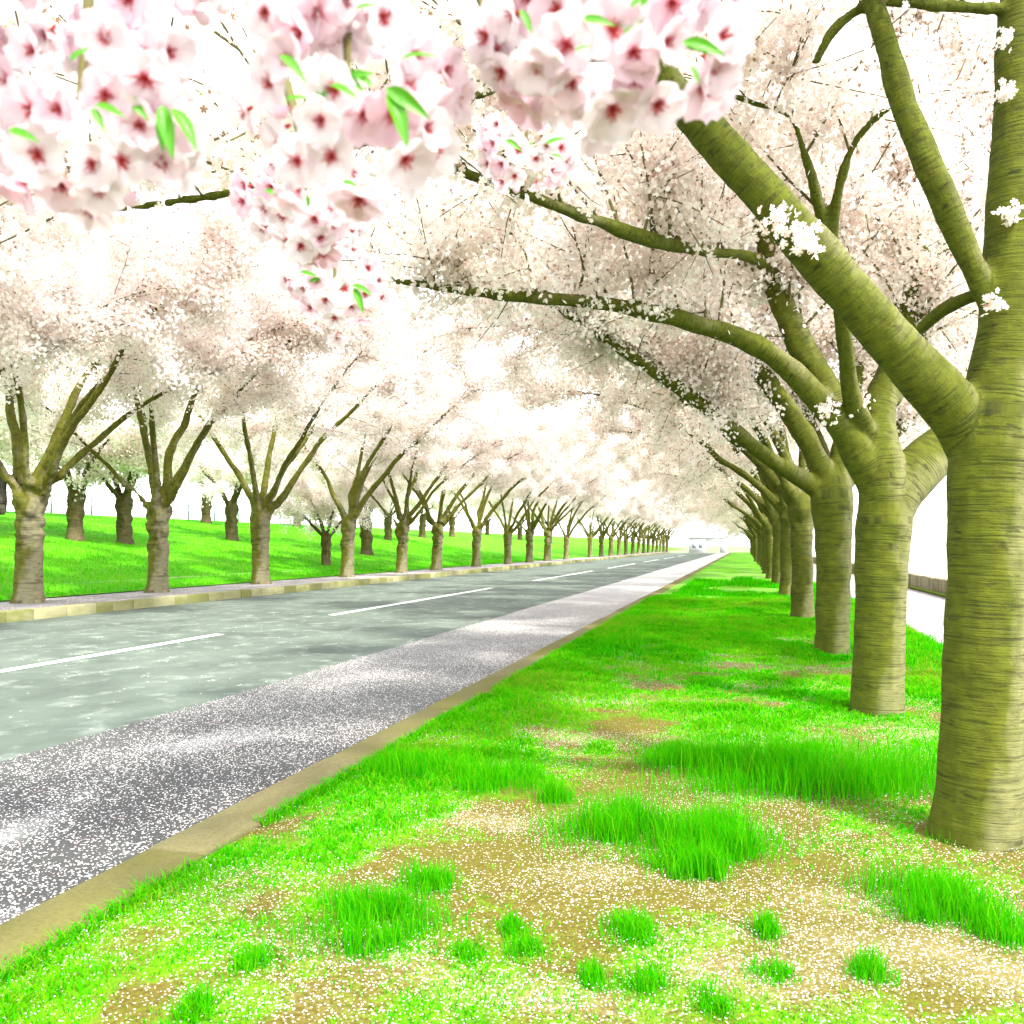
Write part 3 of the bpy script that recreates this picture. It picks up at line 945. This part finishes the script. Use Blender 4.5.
# --- the row on the far kerb
l_px = [28, 157, 261, 347, 401, 436, 476, 508, 529, 547, 566]
XL = -15.7
l_depth = [on_x(p, XL) for p in l_px]
n_seen = len(l_depth)
d_ = 93.0
while d_ < 185: l_depth.append(d_); d_ += 7.0
l_depth += [16.0, 11.5]           # two that stand outside the left edge; their crowns reach into view
l_arms = (
    [(82, 26, 60, 9.4, .52), (-60, 22, 46, 7.4, .6), (20, 16, 36, 8.6, .5), (100, 38, 74, 9.0, .42), (-130, 32, 60, 6.6, .45), (60, 40, 74, 8.6, .36), (150, 22, 50, 7.4, .4)],
    [(92, 30, 64, 9.8, .5), (60, 12, 34, 8.8, .55), (-80, 14, 38, 8.2, .5), (-50, 28, 60, 7.0, .42), (150, 22, 50, 7.6, .45), (108, 40, 76, 9.2, .4), (-120, 36, 64, 6.6, .36)],
    [(85, 32, 68, 9.8, .5), (-90, 24, 50, 7.6, .5), (10, 10, 28, 8.6, .5), (170, 18, 42, 7.8, .45), (118, 36, 72, 9.0, .42), (-40, 32, 64, 7.0, .38), (50, 22, 60, 9.0, .42)],
    [(98, 36, 74, 9.6, .55), (70, 20, 58, 9.4, .5), (-70, 30, 58, 7.0, .5), (-140, 24, 52, 6.8, .4), (20, 26, 56, 7.6, .42), (90, 10, 40, 8.8, .4)])
l_labels = ['cherry tree at the left edge, grey trunk with a knobbly mossy fork and dark burl',
            'cherry tree with a swollen knot on its trunk, second from the left along the kerb',
            'straight cherry tree with many upright limbs, third from the left along the kerb',
            'cherry tree with a two-pronged fork, fourth from the left along the kerb',
            'fifth cherry tree from the left along the far kerb', 'sixth cherry tree from the left along the far kerb',
            'seventh cherry tree from the left along the far kerb', 'eighth cherry tree from the left along the far kerb']
lprotos = []
for i, t in enumerate(l_depth):
    if i < 4:
        o = variant(201 + i, 2.25, (0.30, 0.28, 0.29, 0.27)[i], l_arms[i], BLOS_L, BARK_L, 140, 0.038, 0.045, (1.0, 2.6, 0.10 if i < 2 else 0.05), 0.14, 0.21, (1.0, 2.6), start=0.38, keep=lambda p: p[2] > 3.9 + 0.10 * abs(p[0]))
        lprotos.append(o)
        if i == 0:
            pb = np.array([(-0.28, -0.1, 2.75), (-0.52, -0.15, 2.85), (-0.62, -0.16, 2.6), (-0.6, -0.15, 2.25), (-0.56, -0.15, 2.0)])
            p_, r_ = catmull(pb, [0.08, 0.11, 0.14, 0.13, 0.05], 16)
            v, f = tube(p_, r_, 14)
            me = mesh_np('burl', v, f.ravel(), np.arange(0, f.size, 4), None, {'bk': v * 0.6}, True)
            link('burl', me, m_bark('burl_bark', (0.045, 0.042, 0.010), (0.13, 0.12, 0.09), (0.012, 0.010, 0.006), 0.3, 1.0), o)
    else:
        o = copy_tree(lprotos[(i * 3 + 1) % 4])
        if any(c.name.startswith('burl') for c in o.children):
            for c in [c for c in o.children if c.name.startswith('burl')]: bpy.data.objects.remove(c)
        sc = random.uniform(0.88, 1.05); o.scale = (sc, sc, sc)
        o.rotation_euler = (0, 0, math.radians(random.uniform(-22, 22)))
    o.location = (XL, y_of(XL, t), PAVE_Z - 0.01)
    tag(o, l_labels[i] if i < 8 else 'cherry tree outside the left edge, only its overhanging blossom showing at upper left' if t < 18 else 'small cherry tree far down the left-hand row near the vanishing point', 'tree', LG)

# --- trees on the grass bank behind
bvar = []
for i in range(2):
    arms = ([(75, 30, 70, 4.6, .5), (-70, 34, 72, 4.4, .5), (10, 16, 50, 4.6, .5), (150, 36, 74, 4.2, .45), (-140, 32, 70, 4.4, .42)],
            [(95, 36, 74, 4.8, .5), (-95, 32, 70, 4.6, .5), (-20, 24, 60, 4.6, .5), (45, 18, 50, 4.6, .45), (170, 34, 74, 4.4, .42)])[i]
    bvar.append(variant(301 + i, 1.75, 0.30, arms, BLOS_L, BARK_B, 110, 0.046, 0.05, (0.3, 1.9, 0.05), 0.16, 0.22, (1.0, 2.6), keep=lambda p: p[2] > 2.3))


def bank_hit(px, py):
    for t in np.arange(16, 150, 0.05):
        p = P(px, py, t)
        if p[0] < BANK0 and bank_z(p[0]) >= p[2]: return p
    return None


b_px = [(75, 540, 'small cherry tree on the bank just right of the leftmost kerbside trunk'),
        (125, 543, 'rough-barked cherry tree on the bank just left of the second kerbside trunk'),
        (206, 523, 'slender cherry tree high on the bank between the second and third kerbside trunks'),
        (232, 540, 'squat cherry tree with split bark on the bank left of the third kerbside trunk'),
        (297, 527, 'dark little cherry tree near the top of the bank right of the third kerbside trunk'),
        (326, 565, 'pale slim cherry tree at the foot of the bank left of the fourth kerbside trunk'),
        (367, 555, 'mossy cherry tree low on the bank right of the fourth kerbside trunk'),
        (388, 540, None), (422, 537, None), (452, 537, None), (487, 535, None), (520, 540, None), (-30, 535, None), (-60, 520, None), (30, 516, None),
        (155, 517, None), (286, 521, None), (345, 528, None), (250, 519, None), (400, 527, None), (550, 543, None)]
for i, (a, b, lab) in enumerate(b_px):
    p = bank_hit(a, b)
    if p is None: continue
    o = bvar[i] if i < 2 else copy_tree(bvar[i % 2])
    sc = random.uniform(1.0, 1.25) * (0.7 if i in (5,) else 1.0)
    o.scale = (sc, sc, sc)
    o.rotation_euler = (0, 0, math.radians(random.uniform(0, 360)))
    o.location = (p[0], p[1], float(bank_z(p[0])) - 0.08)
    tag(o, lab or 'small cherry tree higher up the grass bank, half hidden behind the kerbside row', 'tree', BG)
print('blossoms', total)

# ------------------------------------------------------------------ grass and petals
rng = np.random.default_rng(5)


def blades(name, base, h, wid, lean, tint, mat=BLADE):
    n = len(base)
    a = rng.uniform(0, 2 * math.pi, n); b = rng.uniform(0, 2 * math.pi, n)
    dx = np.stack([np.cos(a), np.sin(a), np.zeros(n)], -1) * wid[:, None] * 0.5
    ld = np.stack([np.cos(b), np.sin(b), np.zeros(n)], -1) * (lean * h)[:, None]
    up = np.zeros((n, 3)); up[:, 2] = h
    m = base + up * 0.55 + ld * 0.3
    tip = base + up * (1 - 0.25 * lean)[:, None] + ld
    v = np.stack([base - dx, base + dx, m + dx * 0.8, m - dx * 0.8, tip], 1).reshape(-1, 3)
    k = np.arange(n)[:, None] * 5
    loops = np.concatenate([k + np.array([0, 1, 2, 3])[None], k + np.array([3, 2, 4])[None]], 1).ravel()
    starts = (np.arange(n)[:, None] * 7 + np.array([0, 4])[None]).ravel()
    return mesh_np(name, v, loops, starts, {'tint': np.repeat(tint, 2)})


# short turf over the verge, thinner with distance
n = 520000
Y = 1.2 + 22.0 * rng.uniform(size=n) ** 1.7
X = rng.uniform(KX1 + 0.02, 2.6, n)
cv = cover(X, Y)
keep = rng.uniform(size=n) < sstep(0.20, 1.0, cv + 0.25 * (rng.uniform(size=n) - 0.5))
X, Y, cv = X[keep], Y[keep], cv[keep]
hh = (0.022 + 0.05 * sstep(0.5, 1.2, cv)) * rng.uniform(0.6, 1.4, len(X)) * (1 + 0.03 * Y)
bp = np.stack([X, Y, verge_h(X, Y) - 0.004], -1)
tn = np.clip(0.55 + 0.9 * (fbm(X * 0.9, Y * 0.7, 61) - 0.42) + 0.25 * rng.normal(size=len(X)), 0, 0.97)
me = blades('turf', bp, hh, 0.0035 + 0.0008 * Y, rng.uniform(0.3, 1.1, len(X)), tn)
tag(link('turf_grass', me, BLADE), 'short bright green grass growing in patches over the right verge', 'grass', None, 'stuff')

# fringe hanging over the kerb edge
n = 9000
Y = 1.2 + 16 * rng.uniform(size=n) ** 1.5; X = KX1 + rng.normal(0.02, 0.025, n) - 0.05 * (fbm(Y * 1.3, Y * 0, 14) - 0.4)
keep = vnoise(Y * 2.1, Y * 0, 15) > 0.25
X, Y = X[keep], Y[keep]
bp = np.stack([X, Y, np.full(len(X), -0.015)], -1)
me = blades('fringe', bp, rng.uniform(0.03, 0.075, len(X)), 0.003 + 0.0008 * Y, rng.uniform(0.3, 1.2, len(X)), np.clip(rng.normal(0.5, 0.25, len(X)), 0, 0.95))
tag(link('grass_fringe', me, BLADE), 'fringe of short grass leaning over the near kerb stones', 'grass', None, 'stuff')

# longer grass in drifts further along
n = 60000
Y = rng.uniform(6.0, 40, n) ** 1.0; X = rng.uniform(KX1 + 0.5, 2.6, n)
f = fbm(X * 0.55 + 4, Y * 0.33, 91, 3)
keep = rng.uniform(size=n) < sstep(0.52, 0.66, f)
X, Y = X[keep], Y[keep]
bp = np.stack([X, Y, verge_h(X, Y) - 0.01], -1)
me = blades('drift', bp, rng.uniform(0.08, 0.2, len(X)), 0.006 + 0.0006 * Y, rng.uniform(0.1, 0.6, len(X)), np.clip(rng.normal(0.35, 0.2, len(X)), 0, 0.9))
tag(link('long_grass', me, BLADE), 'longer green grass in drifts along the far part of the verge', 'grass', None, 'stuff')

# bank grass
n = 90000
Y = rng.uniform(8, 75, n); X = BANK0 - 0.05 - 22 * rng.uniform(size=n) ** 1.3
bp = np.stack([X, Y, bank_z(X) - 0.02], -1)
me = blades('bankgrass', bp, rng.uniform(0.05, 0.14, n), np.full(n, 0.022), rng.uniform(0.2, 0.8, n), np.clip(0.5 + 0.7 * (fbm(X * .5, Y * .3, 8) - 0.5) + rng.normal(0, 0.15, n), 0, 0.97))
tag(link('bank_turf', me, BLADE), 'bright green grass covering the bank behind the far kerb', 'grass', None, 'stuff')

# single tufts of long grass: (px, py of the foot, width px, height px, depth m, label)
TG = 'tufts of long grass on the verge'
tufts = [(405, 777, 78, 36, .18, 'upright grass tuft nearest the kerb, left of two others in a line'),
         (502, 786, 84, 32, .2, 'wide low grass tuft in the middle, right of the tuft by the kerb'),
         (558, 801, 36, 26, .12, 'small grass tuft at the right end of the wide low tuft'),
         (662, 846, 190, 46, .28, 'broad dense grass clump in the centre foreground'),
         (690, 876, 70, 42, .14, 'small dark grass tuft in front of the broad central clump'),
         (810, 788, 270, 52, .35, 'very long band of tall grass reaching left from the nearest trunk'),
         (690, 762, 110, 24, .25, 'thin grass tuft at the left end of the tall grass band'),
         (368, 930, 120, 42, .25, 'leafy grass tuft in the lower left foreground beside smaller ones'),
         (428, 890, 60, 28, .15, 'low grass tuft just above the leafy lower left one'),
         (868, 978, 42, 32, .08, 'lone round grass tuft at the lower right on bare soil'),
         (764, 938, 40, 26, .08, 'lone small grass tuft below and right of the broad central clump'),
         (925, 908, 120, 42, .2, 'spreading grass tuft in front of the nearest trunk'),
         (1000, 938, 60, 40, .15, 'grass tuft at the right edge in front of the nearest trunk'),
         (630, 940, 56, 24, .14, 'flat grass tuft on soil under the broad central clump'),
         (512, 935, 34, 20, .08, 'tiny grass tuft on the soil left of the flat one'),
         (522, 955, 44, 20, .1, 'tiny spread grass tuft directly below another tiny tuft'),
         (468, 958, 34, 18, .08, 'tiny grass tuft left of the pair on the bare soil'),
         (712, 1018, 46, 26, .1, 'grass tuft touching the bottom edge right of centre'),
         (640, 992, 60, 20, .12, 'ragged grass tuft near the bottom centre, last but one'),
         (592, 988, 34, 20, .08, 'little round grass tuft left of the ragged bottom one'),
         (195, 1022, 36, 26, .08, 'grass tuft at the bottom edge on the left'),
         (252, 972, 44, 22, .1, 'small grass tuft at the lower left near the kerb'),
         (770, 982, 50, 16, .1, 'flat thin grass tuft between two lone round ones'),
         (945, 842, 26, 24, .08, 'sprig of grass at the foot of the nearest trunk')]
for a, b, wpx, hpx, dm, lab in tufts:
    c = gp(a, b); t = (c - CAM) @ FWD
    W, Ht = wpx * t / F, hpx * t / F * 1.05
    n = int(np.clip(26000 * W * dm + 300, 400, 7000))
    # several uneven clumps of upright blades, ragged at the rim, plus a fringe of short blades
    nc = int(np.clip(4 + wpx / 12, 5, 22))
    cc = rng.uniform(-1, 1, (nc, 2)); cc = cc / np.maximum(1, np.hypot(cc[:, 0], cc[:, 1]))[:, None] * (0.85 if wpx >= 65 else 0.5)
    ch = rng.uniform(0.5, 1.1, nc) * (1 - 0.25 * np.abs(cc[:, 0])); cs = rng.uniform(0.12, 0.32, nc) * (1.35 if wpx < 65 else 1.0)
    ci = rng.integers(0, nc, n)
    u = cc[ci] + rng.normal(size=(n, 2)) * cs[ci][:, None]
    hh = Ht * ch[ci] * rng.uniform(0.55, 1.2, n)
    fr = rng.uniform(size=n) < 0.30
    u[fr] = rng.normal(size=(int(fr.sum()), 2)) * 0.62
    hh[fr] *= 0.4
    bx = RGT[None] * (u[:, 0] * W / 2)[:, None] * 1.05 + FWD[None] * (u[:, 1] * dm)[:, None]
    bp = c[None] + bx
    bp[:, 2] = verge_h(bp[:, 0], bp[:, 1]) - 0.005
    org = np.array([c[0], c[1], 0.0])
    me = blades('grass_tuft', bp - org, hh, rng.uniform(0.002, 0.0042, len(u)), rng.uniform(0.08, 0.5, len(u)), np.clip(rng.normal(0.45, 0.2, len(u)), 0, 0.9))
    o = link('grass_tuft', me, BLADE); o.location = org
    tag(o, lab, 'grass tuft', TG)


def petals(name, X, Y, Z, r, label):
    n = len(X)
    a = rng.uniform(0, 2 * math.pi, n)
    nrm = rand_unit(n) * 0.35 + np.array([0, 0, 1.0]); nrm /= np.linalg.norm(nrm, axis=1)[:, None]
    b = np.stack([np.cos(a), np.sin(a), np.zeros(n)], -1); b = b - nrm * np.sum(nrm * b, 1)[:, None]; b /= np.linalg.norm(b, axis=1)[:, None]
    c = np.cross(nrm, b)
    T = np.array([(-1, 0), (-0.35, 0.62), (0.6, 0.62), (0.95, 0.25), (0.7, 0), (0.95, -0.25), (0.6, -0.62), (-0.35, -0.62)])
    v = np.stack([X, Y, Z], -1)[:, None, :] + r[:, None, None] * (T[None, :, 0:1] * b[:, None] + T[None, :, 1:2] * c[:, None])
    me = mesh_np(name, v.reshape(-1, 3), np.arange(n * 8), np.arange(0, n * 8, 8), {'tint': rng.uniform(size=n)})
    return tag(link(name, me, PETAL), label, 'petals', None, 'stuff')


n = 170000
Y = 1.2 + 14 * rng.uniform(size=n) ** 1.6; X = rng.uniform(KX1, 2.6, n)
keep = rng.uniform(size=n) < 0.10 + 0.65 * petal_d(X, Y)
X, Y = X[keep], Y[keep]
petals('verge_petals', X, Y, verge_h(X, Y) + rng.uniform(0.004, 0.02, len(X)), rng.uniform(0.0018, 0.0037, len(X)), 'fallen white cherry petals scattered over the verge')
n = 130000
Y = 1.5 + 24 * rng.uniform(size=n) ** 1.4; X = KX0 - 0.02 - (2.36) * rng.uniform(size=n) ** 0.9
dn = 0.21 + 1.5 * (fbm(X * 0.9, Y * 0.6, 77) - 0.5)
keep = rng.uniform(size=n) < dn
X, Y = X[keep], Y[keep]
petals('road_petals', X, Y, ROAD_Z + 0.006 + rng.uniform(0.002, 0.006, len(X)), rng.uniform(0.0032, 0.0064, len(X)), 'fallen white cherry petals strewn over the dark road shoulder')

# ------------------------------------------------------------------ blossom sprays hanging close to the camera
rng = np.random.default_rng(8)


def m_flower():
    N = NT('flower_petal')
    r = N.attr('rad').outputs['Fac']
    pk = N.n('ObjectInfo').outputs['Random']
    edge = N.mix(N.math('POWER', pk, 2.0), (0.79, 0.73, 0.745), (0.77, 0.56, 0.63))
    c = N.mix(N.ramp(r, [(0.0, 0.9), (0.12, 0.55), (0.24, 0.0)]), edge, (0.60, 0.10, 0.16))
    vein = N.noise(N.scaled(N.attr('pv').outputs['Vector'], (2.0, 26.0, 1)), 1.0, 3)
    c = N.mix(N.ramp(vein, [(0.45, 0.0), (0.75, 0.35)]), c, (0.76, 0.62, 0.66))
    d = N.n('BsdfDiffuse', Color=c); tr = N.n('BsdfTranslucent', Color=c)
    return N.finish(N.n('MixShader', Fac=0.6, i1=d.outputs[0], i2=tr.outputs[0]).outputs[0])


FLOWER = m_flower()
RED = m_plain('flower_heart', (0.30, 0.006, 0.012), (0.44, 0.03, 0.012), 300)
STEM = m_plain('flower_stalk', (0.09, 0.20, 0.01), (0.17, 0.24, 0.02), 60)
N = NT('young_leaf')
ob = N.n('TexCoord').outputs['Object']
lc = N.ramp(N.noise(ob, 60, 3), [(0.3, (0.04, 0.26, 0.003)), (0.7, (0.11, 0.34, 0.008))])
LEAF = N.finish(N.n('MixShader', Fac=0.4, i1=principled(N, lc, 0.4, None, 0, 0, 0.4), i2=N.n('BsdfTranslucent', Color=lc).outputs[0]).outputs[0])


def flower_mesh(open_, seed):
    r = np.random.default_rng(seed)
    V, L, S, R, PV = [], [], [], [], []
    nu, nv = 7, 5
    for k in range(5):
        a = k * 2 * math.pi / 5 + r.normal() * 0.06
        cup = open_ + r.normal() * 0.10; tw = r.normal() * 0.12
        b = len(V)
        for i in range(nu):
            u = i / (nu - 1)
            wd = 0.50 * math.sin(math.pi * min(1, u * 0.80 + 0.06)) ** 0.75
            for j in range(nv):
                s = (j / (nv - 1)) * 2 - 1
                x = 0.05 + 0.95 * u * (1 - (0.10 * (1 - abs(s)) if i == nu - 1 else 0))
                y = wd * s * (1.0 if i < nu - 1 else 0.85)
                rad = x * math.cos(cup * 0.9); z = x * math.sin(cup) * 0.9 - 0.22 * u * u + 0.12 * s * s * wd + 0.03 * r.normal() * u
                z += tw * s * u * 0.3
                V.append((rad * math.cos(a) - y * math.sin(a), rad * math.sin(a) + y * math.cos(a), z + 0.012 * k))
                R.append(u); PV.append((u, s + k * 3, 0))
        for i in range(nu - 1):
            for j in range(nv - 1):
                S.append(len(L)); q = b + i * nv + j; L += [q, q + 1, q + nv + 1, q + nv]
    me = mesh_np('flower', np.array(V), L, S, None, {'rad': np.array(R), 'pv': np.array(PV)}, True)
    me.materials.append(FLOWER)
    return me


def heart_mesh(seed):
    """five-pointed red calyx seen through the throat, and a ring of stamens"""
    r = np.random.default_rng(seed)
    V, L, S = [], [], []
    b = 0
    V.append((0, 0, 0.10))
    for k in range(10):
        a = k * math.pi / 5; q = 0.26 if k % 2 == 0 else 0.10
        V.append((q * math.cos(a), q * math.sin(a), 0.05 + q * 0.28))
    for k in range(10): S.append(len(L)); L += [0, 1 + k, 1 + (k + 1) % 10]
    for k in range(14):
        a = r.uniform(0, 6.283); q = r.uniform(0.1, 0.32); h = r.uniform(0.25, 0.42)
        p0 = np.array([0.03 * math.cos(a), 0.03 * math.sin(a), 0.06]); p1 = np.array([q * math.cos(a), q * math.sin(a), h])
        v, f = tube(np.array([p0, (p0 + p1) / 2 + np.array([0, 0, 0.03]), p1, p1 + (p1 - p0) * 0.08]), np.array([0.012, 0.010, 0.022, 0.016]), 4)
        o = len(V); V += [tuple(x) for x in v]
        for q4 in f: S.append(len(L)); L += [int(i) + o for i in q4]
    # calyx tube behind
    v, f = tube(np.array([(0, 0, -0.26), (0, 0, -0.12), (0, 0, 0.02)]), np.array([0.05, 0.085, 0.10]), 8)
    o = len(V); V += [tuple(x) for x in v]
    for q4 in f: S.append(len(L)); L += [int(i) + o for i in q4]
    me = mesh_np('flower_heart', np.array(V), L, S, None, None, True); me.materials.append(RED)
    return me


def bud_mesh():
    p, r = catmull(np.array([(0, 0, -0.35), (0, 0, -0.15), (0, 0, 0.1), (0, 0, 0.4), (0, 0, 0.55)]), [0.06, 0.14, 0.26, 0.2, 0.02], 12)
    v, f = tube(p, r, 10)
    me = mesh_np('bud', v, f.ravel(), np.arange(0, f.size, 4), None, {'rad': np.clip((v[:, 2] + 0.3) * 0.9, 0, 1), 'pv': v}, True)
    me.materials.append(FLOWER); return me


def leaf_mesh(seed):
    r = np.random.default_rng(seed); V, L, S = [], [], []
    nu, nv = 9, 5
    for i in range(nu):
        u = i / (nu - 1); wd = 0.15 * math.sin(math.pi * u ** 0.8) ** 0.9 + 0.004
        for j in range(nv):
            s = j / (nv - 1) * 2 - 1
            V.append((u, wd * s, -0.30 * u * u + 0.5 * wd * s * s + 0.012 * math.sin(u * 30) * abs(s)))
    for i in range(nu - 1):
        for j in range(nv - 1): S.append(len(L)); q = i * nv + j; L += [q, q + 1, q + nv + 1, q + nv]
    me = mesh_np('leaf', np.array(V), L, S, None, None, True); me.materials.append(LEAF); return me


FM = [flower_mesh(c, i) for i, c in enumerate((0.45, 0.65, 0.85, 1.05))]
HM = [heart_mesh(i) for i in range(2)]
BM = bud_mesh(); LM = [leaf_mesh(0)]


def orient(o, pos, d, roll, sc):
    q = Vector(d).to_track_quat('Z', 'Y').to_matrix().to_4x4()
    o.matrix_local = Matrix.Translation(Vector(pos)) @ q @ Matrix.Rotation(roll, 4, 'Z') @ Matrix.Scale(sc, 4)


def spray(cx, cy, rx, ry, t, n, fpx, leaves, lab, buds=4):
    c = P(cx, cy, t)
    a, b, dp = rx * t / F, ry * t / F, min(rx, ry) * 0.75 * t / F
    R = fpx * t / F / 2 * 1.1
    root = empty('blossom_spray', c)
    tag(root, lab, 'blossom spray', 'blossom sprays hanging in front of the camera')
    # twig from the bough down into the cluster
    kk = np.argmin(np.linalg.norm(BOUGH - (c + np.array([0, 0, 0.5])), axis=1))
    tip = -FWD * dp * 0.35 + UP * b * 0.05; st = BOUGH[kk] - c
    mid = UP * b * 0.8 - FWD * dp * 0.15
    p_, r_ = catmull(np.array([st, st * 0.55 + mid * 0.45 + RGT * 0.03, mid, tip]), [0.007, 0.005, 0.0038, 0.0022], 22)
    v, f = tube(p_, r_, 8)
    link('twig', mesh_np('twig', v, f.ravel(), np.arange(0, f.size, 4), None, None, True), TWIG, root)
    # flowers spread over the surface of the cluster, best-candidate spacing
    n = int(n * 1.25); dirs = []
    for k in range(n):
        best, bd = None, -1
        for _ in range(14):
            q = rng.normal(size=3); q /= np.linalg.norm(q)
            if q[1] > 0.45: q[1] = -q[1]                    # few on the far side
            if q[1] < -0.2 and (q[0] / 0.42) ** 2 + ((q[2] - 0.30) / 0.30) ** 2 < 1: continue   # stalks and leaves show here
            m = min([np.linalg.norm(q - e) for e in dirs], default=9)
            if m > bd: best, bd = q, m
        if best is not None: dirs.append(best)
    for k, q in enumerate(dirs):
        s = rng.uniform(0.72, 1.0)
        pos = RGT * q[0] * a * s + FWD * q[1] * dp * s + UP * q[2] * b * s
        d = RGT * q[0] * 0.8 + FWD * (q[1] * 0.6 - 0.35) + UP * (q[2] * 0.35 - 0.55) + rng.normal(size=3) * 0.22
        d /= np.linalg.norm(d)
        node = tip + (mid - tip) * rng.uniform(0.0, 0.8) + rng.normal(size=3) * 0.003
        if k < buds: me = BM
        else: me = FM[int(rng.integers(0, 4))]
        o = link('bud' if k < buds else 'flower', me, None, root)
        sc = R * (0.75 if k < buds else rng.uniform(0.88, 1.12))
        orient(o, pos, d, rng.uniform(0, 6.28), sc)
        inv = np.array(o.matrix_local.inverted())
        if k >= buds: link('flower_heart', HM[k % 2], None, o).scale = (0.8, 0.8, 0.8)
        e = pos - d * R * 0.26
        pts = np.array([e, e - d * R * 0.5 + (node - e) * 0.1 + UP * R * 0.2, (e + node) / 2 + UP * R * 0.35, node])
        p_, r_ = catmull(pts, [R * 0.07, R * 0.055, R * 0.055, R * 0.07], 10)
        v, f = tube(p_, r_, 5)
        v = v @ inv[:3, :3].T + inv[:3, 3]
        link('stalk', mesh_np('stalk', v, f.ravel(), np.arange(0, f.size, 4), None, None, True), STEM, o)
    auto = [(cx + rng.uniform(-0.34, 0.30) * rx, cy - (0.30 + rng.uniform(-0.2, 0.2)) * ry, a_ + rng.normal() * 12, min(rx, ry) * rng.uniform(0.32, 0.52))
            for a_ in ((-25, -150, -70, 20, 165) if n > 25 else (-40, -140))]
    for lx, ly, ang, ln in list(leaves) + auto:
        o = link('leaf', LM[0], None, root)
        d = RGT * math.cos(math.radians(ang)) + UP * math.sin(math.radians(ang)) - FWD * 0.25
        z = -FWD * 0.8 + UP * 0.5 + rng.normal(size=3) * 0.2
        x = Vector(d).normalized(); yv = Vector(z).cross(x).normalized(); zz = x.cross(yv)
        M = Matrix((x, yv, zz)).transposed().to_4x4()
        pos = P(lx, ly, t - dp * (1.15 if (lx, ly, ang, ln) in leaves else 0.8)) - c
        o.matrix_local = Matrix.Translation(Vector(pos)) @ M @ Matrix.Scale(0.72 * ln * t / F, 4)
    return root


spray(92, 118, 112, 100, 0.62, 36, 58, [(162, 105, -75, 66), (172, 108, -50, 62), (165, 110, -95, 50), (95, 105, -15, 40), (92, 108, -55, 34), (8, 130, -15, 40), (70, 62, 40, 30)],
      'large pale blossom spray at the left edge with green leaves on its right')
spray(85, -12, 130, 52, 0.60, 16, 62, [], 'blossom spray cut by the top left corner, large white petals')
spray(352, 108, 104, 98, 0.62, 34, 58, [(386, 88, -35, 64), (388, 92, -65, 72), (330, 85, -20, 40), (280, 55, -40, 46), (285, 100, 10, 30), (400, 60, 15, 46)],
      'large blossom spray in the upper middle left with two long drooping leaves')
spray(285, -6, 82, 40, 0.60, 10, 58, [(355, 10, 20, 30)], 'blossom spray cut by the top edge above the upper middle left cluster')
spray(308, 206, 64, 54, 0.98, 30, 36, [(342, 182, -10, 24), (265, 190, -20, 26), (280, 205, 10, 22)], 'medium pink blossom spray under the large middle left cluster')
spray(337, 288, 50, 46, 1.2, 26, 28, [(352, 285, -20, 30), (354, 288, -65, 34), (300, 272, -10, 24)], 'lowest small blossom spray hanging over the left half of the road view')
spray(610, 38, 134, 90, 0.60, 46, 62, [(682, 42, -15, 56), (684, 48, -10, 36), (690, 66, -60, 26), (520, 10, -60, 34), (580, 20, -5, 44), (575, 52, 30, 22), (630, 8, 40, 30)],
      'big white blossom spray at the top centre with narrow leaves at its right end')
spray(527, 152, 48, 40, 1.25, 26, 26, [(545, 145, 25, 30), (505, 140, -30, 26), (550, 155, -10, 22)], 'small round pink blossom spray hanging alone right of centre top')
